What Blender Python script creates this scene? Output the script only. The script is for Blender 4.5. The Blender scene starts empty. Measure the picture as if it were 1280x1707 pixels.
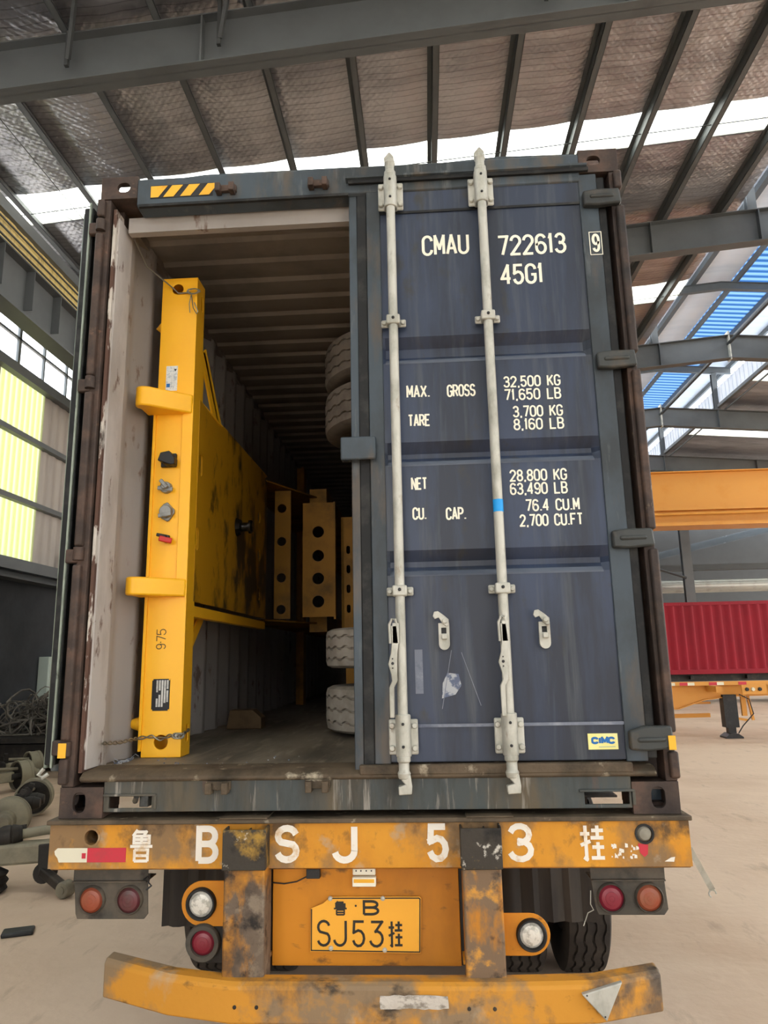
import bpy, bmesh, math, random
from mathutils import Vector, Matrix
from mathutils.geometry import delaunay_2d_cdt
random.seed(7)
SC = bpy.context.scene
COL = SC.collection
PI = math.pi

# ------------------------------------------------------------------ camera, sky, exposure
cam_d = bpy.data.cameras.new('camera'); cam = bpy.data.objects.new('camera', cam_d); COL.objects.link(cam)
cam_d.sensor_fit = 'HORIZONTAL'; cam_d.sensor_width = 36.0; cam_d.lens = 36.0 * 1183.0 / 1280.0
cam_d.clip_start = 0.05; cam_d.clip_end = 400
yaw, pitch, roll = 0.05573281, 0.2038692, -0.02013853
_f = Vector((-math.sin(yaw) * math.cos(pitch), math.cos(yaw) * math.cos(pitch), math.sin(pitch)))
_r = Vector((math.cos(yaw), math.sin(yaw), 0)); _u = _r.cross(_f)
_r2 = _r * math.cos(roll) + _u * math.sin(roll); _u2 = -_r * math.sin(roll) + _u * math.cos(roll)
cam.matrix_world = Matrix(((_r2.x, _u2.x, -_f.x, 1.49144), (_r2.y, _u2.y, -_f.y, -2.93989), (_r2.z, _u2.z, -_f.z, 1.80097), (0, 0, 0, 1)))
SC.camera = cam
SC.view_settings.view_transform = 'Standard'; SC.view_settings.look = 'None'
SC.view_settings.gamma = 1.0; SC.view_settings.use_curve_mapping = False
SC.view_settings.exposure = 1.72
world = bpy.data.worlds.new('sky'); SC.world = world; world.use_nodes = True
wn = world.node_tree.nodes; wl = world.node_tree.links
bg = wn['Background']; bg.inputs[1].default_value = 2.2
tc = wn.new('ShaderNodeTexCoord'); sx = wn.new('ShaderNodeSeparateXYZ'); cr = wn.new('ShaderNodeValToRGB')
wl.new(tc.outputs['Generated'], sx.inputs[0]); wl.new(sx.outputs[2], cr.inputs[0]); wl.new(cr.outputs[0], bg.inputs[0])
cr.color_ramp.elements[0].position = 0.0; cr.color_ramp.elements[0].color = (0.80, 0.74, 0.66, 1)
cr.color_ramp.elements[1].position = 0.35; cr.color_ramp.elements[1].color = (0.90, 0.97, 1.05, 1)
# ------------------------------------------------------------------ helpers
def srgb(h):
    if isinstance(h, tuple): return h
    c = [int(h[i:i + 2], 16) / 255 for i in (0, 2, 4)]
    return tuple((x / 12.92 if x <= .04045 else ((x + .055) / 1.055) ** 2.4) for x in c)
def mat(name, col, rough=.5, metal=0, wear=(), bump=None, spec=.4, emit=None, alpha=None):
    """wear: (colour, noise scale, low, high, stretch, [roughness]) layers mixed by noise"""
    m = bpy.data.materials.new(name); m.use_nodes = True
    N = m.node_tree.nodes; L = m.node_tree.links; b = N['Principled BSDF']
    b.inputs['Roughness'].default_value = rough; b.inputs['Metallic'].default_value = metal
    b.inputs['Specular IOR Level'].default_value = spec
    t = N.new('ShaderNodeTexCoord'); cur = None
    rgb = N.new('ShaderNodeRGB'); rgb.outputs[0].default_value = (*srgb(col), 1); cur = rgb.outputs[0]
    for i, w in enumerate(wear):
        mp = N.new('ShaderNodeMapping'); mp.inputs['Scale'].default_value = w[4] if len(w) > 4 and w[4] else (1, 1, 1)
        mp.inputs['Location'].default_value = (i * 3.7, i * 1.3, i * 5.1)
        L.new(t.outputs['Object'], mp.inputs[0])
        nz = N.new('ShaderNodeTexNoise'); nz.inputs['Scale'].default_value = w[1]; nz.inputs['Detail'].default_value = 8
        nz.inputs['Roughness'].default_value = .62; L.new(mp.outputs[0], nz.inputs[0])
        mr = N.new('ShaderNodeMapRange'); mr.inputs[1].default_value = w[2]; mr.inputs[2].default_value = w[3]
        mr.inputs[4].default_value = w[5] if len(w) > 5 else 1.0
        L.new(nz.outputs[0], mr.inputs[0])
        mx = N.new('ShaderNodeMix'); mx.data_type = 'RGBA'; L.new(mr.outputs[0], mx.inputs[0]); L.new(cur, mx.inputs[6])
        mx.inputs[7].default_value = (*srgb(w[0]), 1); cur = mx.outputs[2]
    L.new(cur, b.inputs['Base Color'])
    if bump:
        nz = N.new('ShaderNodeTexNoise'); nz.inputs['Scale'].default_value = bump[0]; nz.inputs['Detail'].default_value = 6
        L.new(t.outputs['Object'], nz.inputs[0]); bp = N.new('ShaderNodeBump'); bp.inputs['Strength'].default_value = bump[1]
        bp.inputs['Distance'].default_value = bump[2] if len(bump) > 2 else .01
        L.new(nz.outputs[0], bp.inputs['Height']); L.new(bp.outputs[0], b.inputs['Normal'])
    if emit: b.inputs['Emission Color'].default_value = (*srgb(emit[0]), 1); b.inputs['Emission Strength'].default_value = emit[1]
    return m
def pane_mat(name, tint, through=.5, trans='ffffff', stripe=None):
    m = bpy.data.materials.new(name); m.use_nodes = True; N = m.node_tree.nodes; L = m.node_tree.links
    N.remove(N['Principled BSDF']); out = N['Material Output']
    a = N.new('ShaderNodeBsdfTransparent'); a.inputs[0].default_value = (*srgb(trans), 1)
    b = N.new('ShaderNodeBsdfTranslucent'); b.inputs[0].default_value = (*srgb(tint), 1)
    t = N.new('ShaderNodeTexCoord'); w = N.new('ShaderNodeTexNoise'); w.inputs['Scale'].default_value = 3
    L.new(t.outputs['Object'], w.inputs[0])
    mr = N.new('ShaderNodeMapRange'); mr.inputs[3].default_value = through - .12; mr.inputs[4].default_value = through + .12
    L.new(w.outputs[0], mr.inputs[0])
    if stripe:  # bands put the corrugation's light and dark into the sheet colour
        sp_ = N.new('ShaderNodeSeparateXYZ'); L.new(t.outputs['Object'], sp_.inputs[0])
        wv = N.new('ShaderNodeMath'); wv.operation = 'MULTIPLY'; wv.inputs[1].default_value = 2 * PI / stripe[1]; L.new(sp_.outputs[1], wv.inputs[0])
        sn = N.new('ShaderNodeMath'); sn.operation = 'SINE'; L.new(wv.outputs[0], sn.inputs[0])
        m2 = N.new('ShaderNodeMapRange'); m2.inputs[1].default_value = -.4; m2.inputs[2].default_value = .6; L.new(sn.outputs[0], m2.inputs[0])
        for sh, c0 in ((a, trans), (b, tint)):
            cm = N.new('ShaderNodeMix'); cm.data_type = 'RGBA'; cm.inputs[6].default_value = (*srgb(c0), 1); cm.inputs[7].default_value = (*srgb(stripe[0]), 1)
            L.new(m2.outputs[0], cm.inputs[0]); L.new(cm.outputs[2], sh.inputs[0])
    x = N.new('ShaderNodeMixShader'); L.new(mr.outputs[0], x.inputs[0]); L.new(b.outputs[0], x.inputs[1]); L.new(a.outputs[0], x.inputs[2])
    L.new(x.outputs[0], out.inputs[0]); return m
WO = {}
def worg(p): return WO.get(p.name, Vector((0, 0, 0))) if p else Vector((0, 0, 0))
class MB:
    def __init__(s): s.v = []; s.f = []
    def add(s, vs, fs):
        k = len(s.v); s.v += [Vector(v) for v in vs]; s.f += [tuple(i + k for i in f) for f in fs]; return s
    def box(s, x0, x1, y0, y1, z0, z1):
        return s.add([(x0, y0, z0), (x1, y0, z0), (x1, y1, z0), (x0, y1, z0), (x0, y0, z1), (x1, y0, z1), (x1, y1, z1), (x0, y1, z1)],
                     [(0, 3, 2, 1), (4, 5, 6, 7), (0, 1, 5, 4), (1, 2, 6, 5), (2, 3, 7, 6), (3, 0, 4, 7)])
    def bar(s, a, b, w, h, up=(0, 0, 1)):
        a = Vector(a); b = Vector(b); d = (b - a).normalized(); u = Vector(up); r = d.cross(u).normalized(); u = r.cross(d)
        vs = []
        for p in (a, b):
            for i, j in ((-1, -1), (1, -1), (1, 1), (-1, 1)): vs.append(p + r * (i * w / 2) + u * (j * h / 2))
        return s.add(vs, [(0, 3, 2, 1), (4, 5, 6, 7), (0, 1, 5, 4), (1, 2, 6, 5), (2, 3, 7, 6), (3, 0, 4, 7)])
    def prism(s, pts, a0, a1, axis='y'):
        """pts 2D; axis y: (x,z); axis x: (y,z); axis z: (x,y)"""
        def P(p, a): return {'y': (p[0], a, p[1]), 'x': (a, p[0], p[1]), 'z': (p[0], p[1], a)}[axis]
        n = len(pts); vs = [P(p, a0) for p in pts] + [P(p, a1) for p in pts]
        return s.add(vs, [tuple(range(n)), tuple(range(2 * n - 1, n - 1, -1))] + [(i, (i + 1) % n, n + (i + 1) % n, n + i) for i in range(n)])
    def tube(s, pts, r, n=8, closed=False):
        pts = [Vector(p) for p in pts]; N = len(pts); rings = []; up = None
        rr = r if isinstance(r, (list, tuple)) else [r] * N
        for i, p in enumerate(pts):
            d = (pts[(i + 1) % N] - pts[i - 1]) if closed else (pts[min(i + 1, N - 1)] - pts[max(i - 1, 0)])
            if d.length < 1e-9: d = Vector((0, 0, 1))
            d.normalize()
            if up is None: up = Vector((0, 0, 1)) if abs(d.z) < .9 else Vector((1, 0, 0))
            a = d.cross(up).normalized(); up = a.cross(d)
            rings.append([p + (a * math.cos(2 * PI * k / n) + up * math.sin(2 * PI * k / n)) * rr[i] for k in range(n)])
        vs = [q for g in rings for q in g]; fs = []
        for i in range(N if closed else N - 1):
            j = (i + 1) % N
            for k in range(n): fs.append((i * n + k, i * n + (k + 1) % n, j * n + (k + 1) % n, j * n + k))
        if not closed: fs += [tuple(range(n - 1, -1, -1)), tuple(range((N - 1) * n, N * n))]
        return s.add(vs, fs)
    def lathe(s, prof, o, axis=(0, 0, 1), n=32):
        o = Vector(o); d = Vector(axis).normalized(); a = d.orthogonal().normalized(); b = d.cross(a); vs = []; fs = []
        m = len(prof)
        for k in range(n):
            c, q = math.cos(2 * PI * k / n), math.sin(2 * PI * k / n)
            for r, h in prof: vs.append(o + d * h + (a * c + b * q) * max(r, 1e-5))
        for k in range(n):
            j = (k + 1) % n
            for i in range(m - 1): fs.append((k * m + i, j * m + i, j * m + i + 1, k * m + i + 1))
        return s.add(vs, fs)
    def plate(s, outer, holes, t0, t1, axis='y'):
        pts = []; edges = []; loops = []
        for lp in [outer] + list(holes):
            k = len(pts); pts += [Vector(p) for p in lp]; n = len(lp); edges += [(k + i, k + (i + 1) % n) for i in range(n)]
            loops.append((k, n))
        r = delaunay_2d_cdt(pts, edges, [], 1, 1e-6); V, F = r[0], r[2]
        def inside(p, lp):
            c = False
            for i in range(len(lp)):
                a, b = lp[i], lp[i - 1]
                if (a[1] > p[1]) != (b[1] > p[1]) and p[0] < (b[0] - a[0]) * (p[1] - a[1]) / (b[1] - a[1]) + a[0]: c = not c
            return c
        keep = []
        for f in F:
            c = sum((V[i] for i in f), Vector((0, 0))) / len(f)
            if inside(c, outer) and not any(inside(c, h) for h in holes): keep.append(tuple(f))
        def P(p, a): return {'y': (p[0], a, p[1]), 'x': (a, p[0], p[1]), 'z': (p[0], p[1], a)}[axis]
        n = len(V); s.add([P(p, t0) for p in V] + [P(p, t1) for p in V], keep + [tuple(i + n for i in f[::-1]) for f in keep])
        for lp in [outer] + list(holes):
            m = len(lp); s.add([P(p, t0) for p in lp] + [P(p, t1) for p in lp], [(i, (i + 1) % m, m + (i + 1) % m, m + i) for i in range(m)])
        return s
    def build(s, name, m, parent=None, bevel=0, smooth=35, fix=True):
        me = bpy.data.meshes.new(name); o = bpy.data.objects.new(name, me); COL.objects.link(o)
        off = worg(parent); me.from_pydata([v - off for v in s.v], [], s.f)
        bm = bmesh.new(); bm.from_mesh(me); bmesh.ops.remove_doubles(bm, verts=bm.verts, dist=1e-6)
        if fix: bmesh.ops.recalc_face_normals(bm, faces=bm.faces)
        bm.to_mesh(me); bm.free()
        me.materials.append(m)
        me.polygons.foreach_set('use_smooth', [True] * len(me.polygons))
        me.set_sharp_from_angle(angle=math.radians(smooth)); me.update()
        if parent: o.parent = parent
        WO[o.name] = off
        if bevel:
            md = o.modifiers.new('bevel', 'BEVEL'); md.width = bevel; md.segments = 2; md.limit_method = 'ANGLE'; md.angle_limit = math.radians(50)
        return o
def thing(name, label, cat, loc, group=None):
    o = bpy.data.objects.new(name, None); COL.objects.link(o); o.location = loc; o.empty_display_size = .2
    WO[o.name] = Vector(loc); o['label'] = label; o['category'] = cat
    if group: o['group'] = group
    return o
def tag(o, label, cat, group=None, kind=None):
    o['label'] = label; o['category'] = cat
    if group: o['group'] = group
    if kind: o['kind'] = kind
    return o
def struct(o): o['kind'] = 'structure'; return o
def lab(o, l): o['label'] = l; return o
def copy_tree(o, parent=None):
    c = o.copy(); COL.objects.link(c)
    if parent: c.parent = parent
    for ch in list(o.children): copy_tree(ch, c)
    return c
def circ(cx, cy, rx, ry=None, n=20):
    ry = ry or rx; return [(cx + rx * math.cos(2 * PI * k / n), cy + ry * math.sin(2 * PI * k / n)) for k in range(n)]
def stad(cx, cy, w, h, n=8):
    """upright stadium (w < h) or lying (w > h)"""
    p = []
    if h >= w:
        r = w / 2; d = h / 2 - r
        p += [(cx + r * math.cos(a), cy + d + r * math.sin(a)) for a in [PI * k / n for k in range(n + 1)]]
        p += [(cx + r * math.cos(a), cy - d + r * math.sin(a)) for a in [PI + PI * k / n for k in range(n + 1)]]
    else:
        r = h / 2; d = w / 2 - r
        p += [(cx + d + r * math.cos(a), cy + r * math.sin(a)) for a in [-PI / 2 + PI * k / n for k in range(n + 1)]]
        p += [(cx - d + r * math.cos(a), cy + r * math.sin(a)) for a in [PI / 2 + PI * k / n for k in range(n + 1)]]
    return p
# --- stroke lettering
def arc(cx, cy, rx, ry, a0, a1, n=9):
    return [(cx + rx * math.cos(math.radians(a0 + (a1 - a0) * k / n)), cy + ry * math.sin(math.radians(a0 + (a1 - a0) * k / n))) for k in range(n + 1)]
G = {
 'A': [[(0, 0), (.5, 1), (1, 0)], [(.2, .3), (.8, .3)]],
 'B': [[(0, 0), (0, 1)] + arc(.55, .76, .4, .24, 90, -90) + [(0, .52)], [(.4, .52)] + arc(.55, .26, .45, .26, 90, -90) + [(0, 0)]],
 'C': [arc(.5, .75, .5, .25, 0, 180) + arc(.5, .25, .5, .25, 180, 360)],
 'E': [[(1, 1), (0, 1), (0, 0), (1, 0)], [(0, .52), (.8, .52)]],
 'F': [[(1, 1), (0, 1), (0, 0)], [(0, .52), (.8, .52)]],
 'G': [arc(.5, .75, .5, .25, 0, 180) + arc(.5, .25, .5, .25, 180, 360) + [(1, .45), (.55, .45)]],
 'I': [[(.5, 0), (.5, 1)]],
 'J': [[(.9, 1), (.9, .28)] + arc(.45, .28, .45, .28, 0, -170)],
 'K': [[(0, 0), (0, 1)], [(1, 1), (.05, .4)], [(.35, .58), (1, 0)]],
 'L': [[(0, 1), (0, 0), (1, 0)]],
 'M': [[(0, 0), (0, 1), (.5, .3), (1, 1), (1, 0)]],
 'N': [[(0, 0), (0, 1), (1, 0), (1, 1)]],
 'O': [arc(.5, .72, .5, .28, 0, 180) + arc(.5, .28, .5, .28, 180, 360) + [(1, .72)]],
 'P': [[(0, 0), (0, 1)] + arc(.5, .74, .5, .26, 90, -90) + [(0, .48)]],
 'R': [[(0, 0), (0, 1)] + arc(.5, .74, .5, .26, 90, -90) + [(0, .48)], [(.5, .48), (1, 0)]],
 'S': [arc(.5, .75, .48, .25, 15, 230) + arc(.5, .27, .5, .27, 50, -165)],
 'T': [[(0, 1), (1, 1)], [(.5, 1), (.5, 0)]],
 'U': [[(0, 1)] + arc(.5, .25, .5, .25, 180, 360) + [(1, 1)]],
 'X': [[(0, 0), (1, 1)], [(0, 1), (1, 0)]],
 '0': [arc(.5, .72, .5, .28, 0, 180) + arc(.5, .28, .5, .28, 180, 360) + [(1, .72)]],
 '1': [[(.15, .78), (.55, 1), (.55, 0)]],
 '2': [arc(.5, .73, .5, .27, 175, -25) + [(0, 0), (1, 0)]],
 '3': [arc(.48, .75, .46, .25, 165, -90) + arc(.48, .27, .52, .27, 90, -165)],
 '3f': [[(.05, 1), (.95, 1), (.4, .6)] + arc(.45, .31, .52, .31, 80, -165)],
 '4': [[(.72, 0), (.72, 1), (0, .28), (1, .28)]],
 '5': [[(.95, 1), (.1, 1), (.05, .55)] + arc(.48, .32, .5, .32, 125, -165)],
 '6': [arc(.5, .74, .48, .26, 20, 170) + arc(.5, .29, .5, .29, 180, 515, 16)],
 '7': [[(0, 1), (1, 1), (.4, 0)]],
 '8': [arc(.5, .76, .44, .24, -90, 270, 16), arc(.5, .26, .5, .26, 90, 450, 16)],
 '9': [arc(.5, .26, .48, .26, 200, 350) + arc(.5, .71, .5, .29, 0, 335, 16)],
 '.': [[(.5, 0), (.5, .1)]], ',': [[(.5, .06), (.5, 0), (.3, -.14)]],
 # the two characters of the plate, stroke by stroke
 'lu': [[(.3, 1), (.1, .8)], [(.25, .93), (.7, .93), (.6, .82)], [(.15, .8), (.85, .8), (.85, .58), (.15, .58), (.15, .8)],
        [(.5, .8), (.5, .58)], [(.15, .69), (.85, .69)], [(0, .47), (1, .47)], [(.2, .36), (.2, 0)], [(.2, .36), (.8, .36), (.8, 0)],
        [(.2, .18), (.8, .18)], [(.2, .01), (.8, .01)]],
 'gua': [[(.22, 1), (.22, 0), (.1, .06)], [(0, .76), (.4, .76)], [(0, .42), (.42, .54)], [(.5, .86), (1, .86)], [(.74, 1), (.74, .62)],
         [(.45, .64), (1, .64)], [(.5, .36), (1, .36)], [(.74, .5), (.74, .06)], [(.44, .04), (1, .04)]],
}
RIB = [0]
def ribbon(mb, pts, hw, f):
    # sharp corners are cut into separate overlapping strokes
    cuts = [0]
    for i in range(1, len(pts) - 1):
        d0 = Vector(pts[i]) - Vector(pts[i - 1]); d1 = Vector(pts[i + 1]) - Vector(pts[i])
        if d0.length > 1e-9 and d1.length > 1e-9 and d0.angle(d1) > math.radians(58): cuts.append(i)
    cuts.append(len(pts) - 1)
    if len(cuts) == 2: return ribbon1(mb, pts, hw, f)
    for a, b in zip(cuts, cuts[1:]):
        q = [Vector(p) for p in pts[a:b + 1]]
        if a > 0: q[0] = q[0] - (q[1] - q[0]).normalized() * hw * .8
        if b < len(pts) - 1: q[-1] = q[-1] + (q[-1] - q[-2]).normalized() * hw * .8
        ribbon1(mb, q, hw, f)
def ribbon1(mb, pts, hw, f):
    RIB[0] = (RIB[0] + 1) % 7; lift = Vector((0, -.00012 * RIB[0], 0))
    p = [Vector(q) for q in pts]; n = len(p); L = []; R = []
    closed = (p[0] - p[-1]).length < 1e-6 and n > 3
    if closed: p = p[:-1]; n -= 1
    for i in range(n):
        a = p[i - 1] if (i > 0 or closed) else None; b = p[(i + 1) % n] if (i < n - 1 or closed) else None
        d0 = (p[i] - a).normalized() if a is not None and (p[i] - a).length > 1e-9 else None
        d1 = (b - p[i]).normalized() if b is not None and (b - p[i]).length > 1e-9 else None
        d0 = d0 if d0 is not None else d1; d1 = d1 if d1 is not None else d0
        t = d0 + d1; t = t.normalized() if t.length > 1e-6 else d0
        nn = Vector((-t.y, t.x)); k = nn.dot(Vector((-d0.y, d0.x))); k = max(k, .45)
        q = p[i].copy()
        if not closed and i == 0: q = q - d1 * hw * .15
        L.append(q + nn * hw / k); R.append(q - nn * hw / k)
    m = len(L); vs = [Vector(f(q.x, q.y)) + lift for q in L] + [Vector(f(q.x, q.y)) + lift for q in R]
    mb.add(vs, [(i, (i + 1) % m, m + (i + 1) % m, m + i) for i in range(m if closed else m - 1)])
def text(mb, chars, x0, x1, z0, h, stroke, f, gap=.42):
    """chars: a string or list of glyph names laid out between x0 and x1"""
    wd = [.22 if c in '.,' else (.35 if c in ('1', 'I') else (.75 if c == ' ' else 1)) for c in chars]
    tot = sum(wd) + gap * (len(wd) - 1); u = (x1 - x0 - stroke) / tot; x = x0 + stroke / 2
    for c, w in zip(chars, wd):
        if c != ' ':
            for pl in G[c]:
                ww = w if c not in '.,' else w
                ribbon(mb, [(x + a * u * ww, z0 + stroke / 2 + b * (h - stroke)) for a, b in pl], stroke / 2, f)
        x += (w + gap) * u
def tyre_mb(mb, c, axis, R, w, grooves=4, n=96, hub=.3, zig=.006):
    """pneumatic truck tyre with zigzag grooves: centre c, spin axis"""
    c = Vector(c); d = Vector(axis).normalized(); a = d.orthogonal().normalized(); b = d.cross(a)
    half = w / 2; prof = [(hub, -half * .62, 0), (hub + .03, -half * .8, 0), (R * .80, -half * 1.0, 0), (R * .93, -half * .97, 0), (R * .985, -half * .86, 0)]
    tw = half * .80
    for g in range(grooves):
        q = -tw + 2 * tw * (g + .5) / grooves * 1.0; e = .007
        prof += [(R, q - e, 1), (R - .014, q - e * .6, 1), (R - .014, q + e * .6, 1), (R, q + e, 1)]
    prof += [(R * .985, half * .86, 0), (R * .93, half * .97, 0), (R * .80, half * 1.0, 0), (hub + .03, half * .8, 0), (hub, half * .62, 0)]
    m = len(prof); vs = []; fs = []
    for k in range(n):
        t = 2 * PI * k / n; zz = zig * (1 if k % 4 in (0, 1) else -1)
        for r, h, z in prof: vs.append(c + d * (h + z * zz) + (a * math.cos(t) + b * math.sin(t)) * r)
    for k in range(n):
        j = (k + 1) % n
        for i in range(m - 1): fs.append((k * m + i, j * m + i, j * m + i + 1, k * m + i + 1))
    mb.add(vs, fs); return mb
def bolt(mb, p, axis, r=.012, h=.01): mb.lathe([(0, h), (r * .7, h), (r, h * .6), (r, 0)], p, axis, 8); return mb

# ------------------------------------------------------------------ materials
M = {}
M['ground'] = mat('concrete_floor', 'd2bba4', .8, 0, [('b59a82', .35, .42, .65, (1, 1, 1), .7), ('d8c3ab', 1.6, .5, .75, (.4, 1.6, 1), .6), ('8d7b6a', 5, .58, .72, (1, .3, 1), .5)], (14, .25, .02), .25)
M['steel'] = mat('painted_grey_steel', '5a5e60', .5, .1, [('4a4d4f', 1.2, .45, .7, (1, 1, 1), .6)], (8, .05), .4)
M['steel_dark'] = mat('dark_grey_steel', '404344', .55, .1, [('3a3c3e', 1.5, .4, .7)], None, .4)
M['foil'] = mat('insulation_foil', '8d8175', .42, .55, [('6a5f55', .8, .4, .7, (.5, 1.5, 1)), ('b0a598', 2.2, .55, .8, (.3, 2.5, 1), .8)], (3, .9, .06), .5)
def foil_mat():
    m = mat('insulation_foil', 'b9b9be', .34, .75, [('86868c', .5, .42, .62, (.5, 1.5, 1), .9), ('c6c6cc', 1.6, .55, .8, (.3, 2.5, 1), .8)])
    N = m.node_tree.nodes; L = m.node_tree.links; b = N['Principled BSDF']; t = N.new('ShaderNodeTexCoord'); s = N.new('ShaderNodeSeparateXYZ'); L.new(t.outputs['Object'], s.inputs[0])
    def fn(op, x, y=None):
        n = N.new('ShaderNodeMath'); n.operation = op
        for i, q in enumerate((x, y)):
            if q is None: continue
            if isinstance(q, (int, float)): n.inputs[i].default_value = q
            else: L.new(q, n.inputs[i])
        return n.outputs[0]
    nz = N.new('ShaderNodeTexNoise'); nz.inputs['Scale'].default_value = 1.3; L.new(t.outputs['Object'], nz.inputs[0])
    yy = fn('ADD', s.outputs[1], fn('MULTIPLY', nz.outputs[0], .12))
    lines = fn('LESS_THAN', fn('FRACT', fn('MULTIPLY', yy, 8.0)), .13)
    col = b.inputs['Base Color'].links[0].from_socket
    mx = N.new('ShaderNodeMix'); mx.data_type = 'RGBA'; L.new(fn('MULTIPLY', lines, .38), mx.inputs[0]); L.new(col, mx.inputs[6]); mx.inputs[7].default_value = (*srgb('3c3632'), 1)
    L.new(mx.outputs[2], b.inputs['Base Color'])
    q = fn('MULTIPLY', fn('SINE', fn('MULTIPLY', s.outputs[0], 55)), fn('SINE', fn('MULTIPLY', yy, 50.3)))
    n2 = N.new('ShaderNodeTexNoise'); n2.inputs['Scale'].default_value = 2.2; n2.inputs['Detail'].default_value = 5; L.new(t.outputs['Object'], n2.inputs[0])
    h = fn('ADD', fn('MULTIPLY', q, .05), fn('MULTIPLY', n2.outputs[0], 1.6))
    bp = N.new('ShaderNodeBump'); bp.inputs['Strength'].default_value = .8; bp.inputs['Distance'].default_value = .05; L.new(h, bp.inputs['Height']); L.new(bp.outputs[0], b.inputs['Normal'])
    return m
M['foil'] = foil_mat()
M['roof_top'] = mat('outer_roof_sheet', 'c9cdd0', .5, 0)
M['dark_rust'] = mat('dark_door_rust', '3a2f2a', .6, .1, [('5b463a', 8, .5, .7), ('1f1c1a', 5, .5, .7), ('8b7b66', 20, .66, .74, (1, 1, .4))], (40, .3, .005), .4)
M['canopy'] = mat('pale_blue_sheet', 'e6edf6', .5, 0, [('cfdbe8', 1.2, .45, .7, (.2, 2, 1), .7)], None, .4)
M['skylight'] = pane_mat('skylight_sheet', 'fffbe8', .45, 'ffffff')
M['skyblue'] = pane_mat('blue_skylight_sheet', '4b6884', .25, '6a8cae', ('8c9fb2', .3))
M['yellowpane'] = pane_mat('yellow_translucent_sheet', 'c4c7b0', .14, 'c4c7b0', ('aeb28c', .19))
M['glass'] = pane_mat('window_glass', 'f6fbff', .8, 'fafdff')
M['wallpanel'] = mat('wall_sheet', '9b948d', .55, .1, [('857e7b', 1.3, .45, .7, (1, 3, .3), .7)], None, .3)
M['dark_wall'] = mat('dark_wall', '35373a', .8, 0, [('27292b', .7, .4, .6)], None, .2)
M['crane'] = mat('crane_orange_paint', 'd29340', .45, 0, [('c67f22', 1.2, .5, .75, (1, 1, 1), .6)], None, .4)
M['red'] = mat('red_container_paint', '8a0a20', .5, 0, [('6d0818', 1.5, .45, .7, (1, 1, .3), .5), ('b04a5c', 9, .66, .76, (3, 1, .25), .6)], None, .25)
M['navy'] = mat('navy_container_paint', '2b3549', .42, 0,
    [('36425a', 1.1, .42, .62, (1, 1, .5), .8), ('232935', 2.4, .46, .62, (2.2, 1, .3), .85), ('565b5e', 3.6, .54, .68, (3.5, 1, .22), .55), ('35332f', 8, .60, .70, (1, 1, .5), .7)], (30, .05, .004), .45)
M['navy_grey'] = mat('weathered_blue_grey_paint', '404b54', .5, 0,
    [('2c3133', 2.0, .44, .60, (1, 1, .6), .85), ('5e5244', 4, .52, .66, (1.5, 1, .4), .7), ('7d8280', 6, .58, .70, (2, 1, .3), .5)], (30, .12, .004), .4)
M['rust'] = mat('rusty_brown_casting', '453a34', .65, .1, [('5f4a3f', 9, .45, .7), ('2e2624', 5, .5, .72), ('8b6a55', 22, .62, .75, None, .6)], (40, .35, .006), .35)
M['sill'] = mat('stained_sill_paint', '454b4b', .6, 0, [('62553f', 3.0, .44, .60, (1, 1, .25), .8), ('2f2e2a', 4.5, .5, .7, (2, 1, .4), .8), ('9a948a', 11, .58, .68, (3, 1, .22), .75), ('7b4c2b', 7, .62, .75, (1.8, 1, .3), .6)], (30, .2, .005), .35)
M['lip'] = mat('dusty_worn_edge', '5e5141', .7, 0, [('3d352a', 6, .45, .65, (1, 1, 1)), ('b3a791', 14, .6, .75), ('4a2f22', 6, .6, .75)], (40, .4, .006), .3)
M['zinc'] = mat('galvanised_bar', 'bdbcb2', .5, .25, [('8f8f83', 14, .45, .68, (1, 1, .5), .8), ('7a6246', 20, .62, .76, (1, 1, .5), .7)], (60, .25, .003), .45)
M['hinge'] = mat('grimy_hinge', '3c3f3e', .5, .1, [('5c5145', 6, .5, .7), ('232424', 5, .5, .7)], (30, .3, .005), .4)
M['gasket'] = mat('black_rubber_gasket', '1c1d1e', .6, 0, [('3a3a38', 8, .5, .7)], None, .3)
M['inner'] = mat('off_white_inner_wall', 'a8a39e', .6, 0, [('8a857f', 1.5, .42, .68, (1, 1, .4), .6), ('6f5a4e', 12, .60, .68, (1, 1, .4), .9), ('a8a4a0', .9, .55, .6, (1, 1, .5), .5)], (10, .1), .3)
M['inner_edge'] = mat('lit_wall_edge', 'bdb8b3', .6, 0, [('8f8880', 3, .45, .62, (1, 1, .4), .6), ('5e443a', 9, .58, .64, (1, 1, .5), .9)], (10, .1), .3)  # inner wall colour made lighter here to paint in light near the opening
M['inner_roof'] = mat('grey_inner_roof', '8a8177', .6, .1, [('6e675f', 2, .45, .7)], None, .35)
M['ply'] = mat('worn_plywood_floor', '82796b', .6, 0, [('544e44', 3, .42, .62, (1, .25, 1)), ('aaa08c', 7, .54, .75, (2.5, .3, 1), .8)], (20, .3, .004), .35)
M['peel'] = mat('peeling_rust_edge', '5a4238', .7, 0, [('c3bcb2', 16, .52, .56, (1, 1, .3)), ('2b1d1a', 9, .55, .65, (1, 1, .4))], (30, .6, .006), .3)
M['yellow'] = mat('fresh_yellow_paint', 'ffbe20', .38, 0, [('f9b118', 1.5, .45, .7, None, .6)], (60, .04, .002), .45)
M['yellow_shaded'] = mat('shaded_yellow_paint', '9a6c1c', .6, 0, [('6b4c18', 3, .45, .65)], None, .25)  # the chassis yellow, darkened in colour for the shade deep inside the container
M['dust_edge'] = mat('dusty_trough_edge', '5d6470', .7, 0, [('4a515e', 6, .45, .65, (.4, 1, 1))], None, .3)
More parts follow.
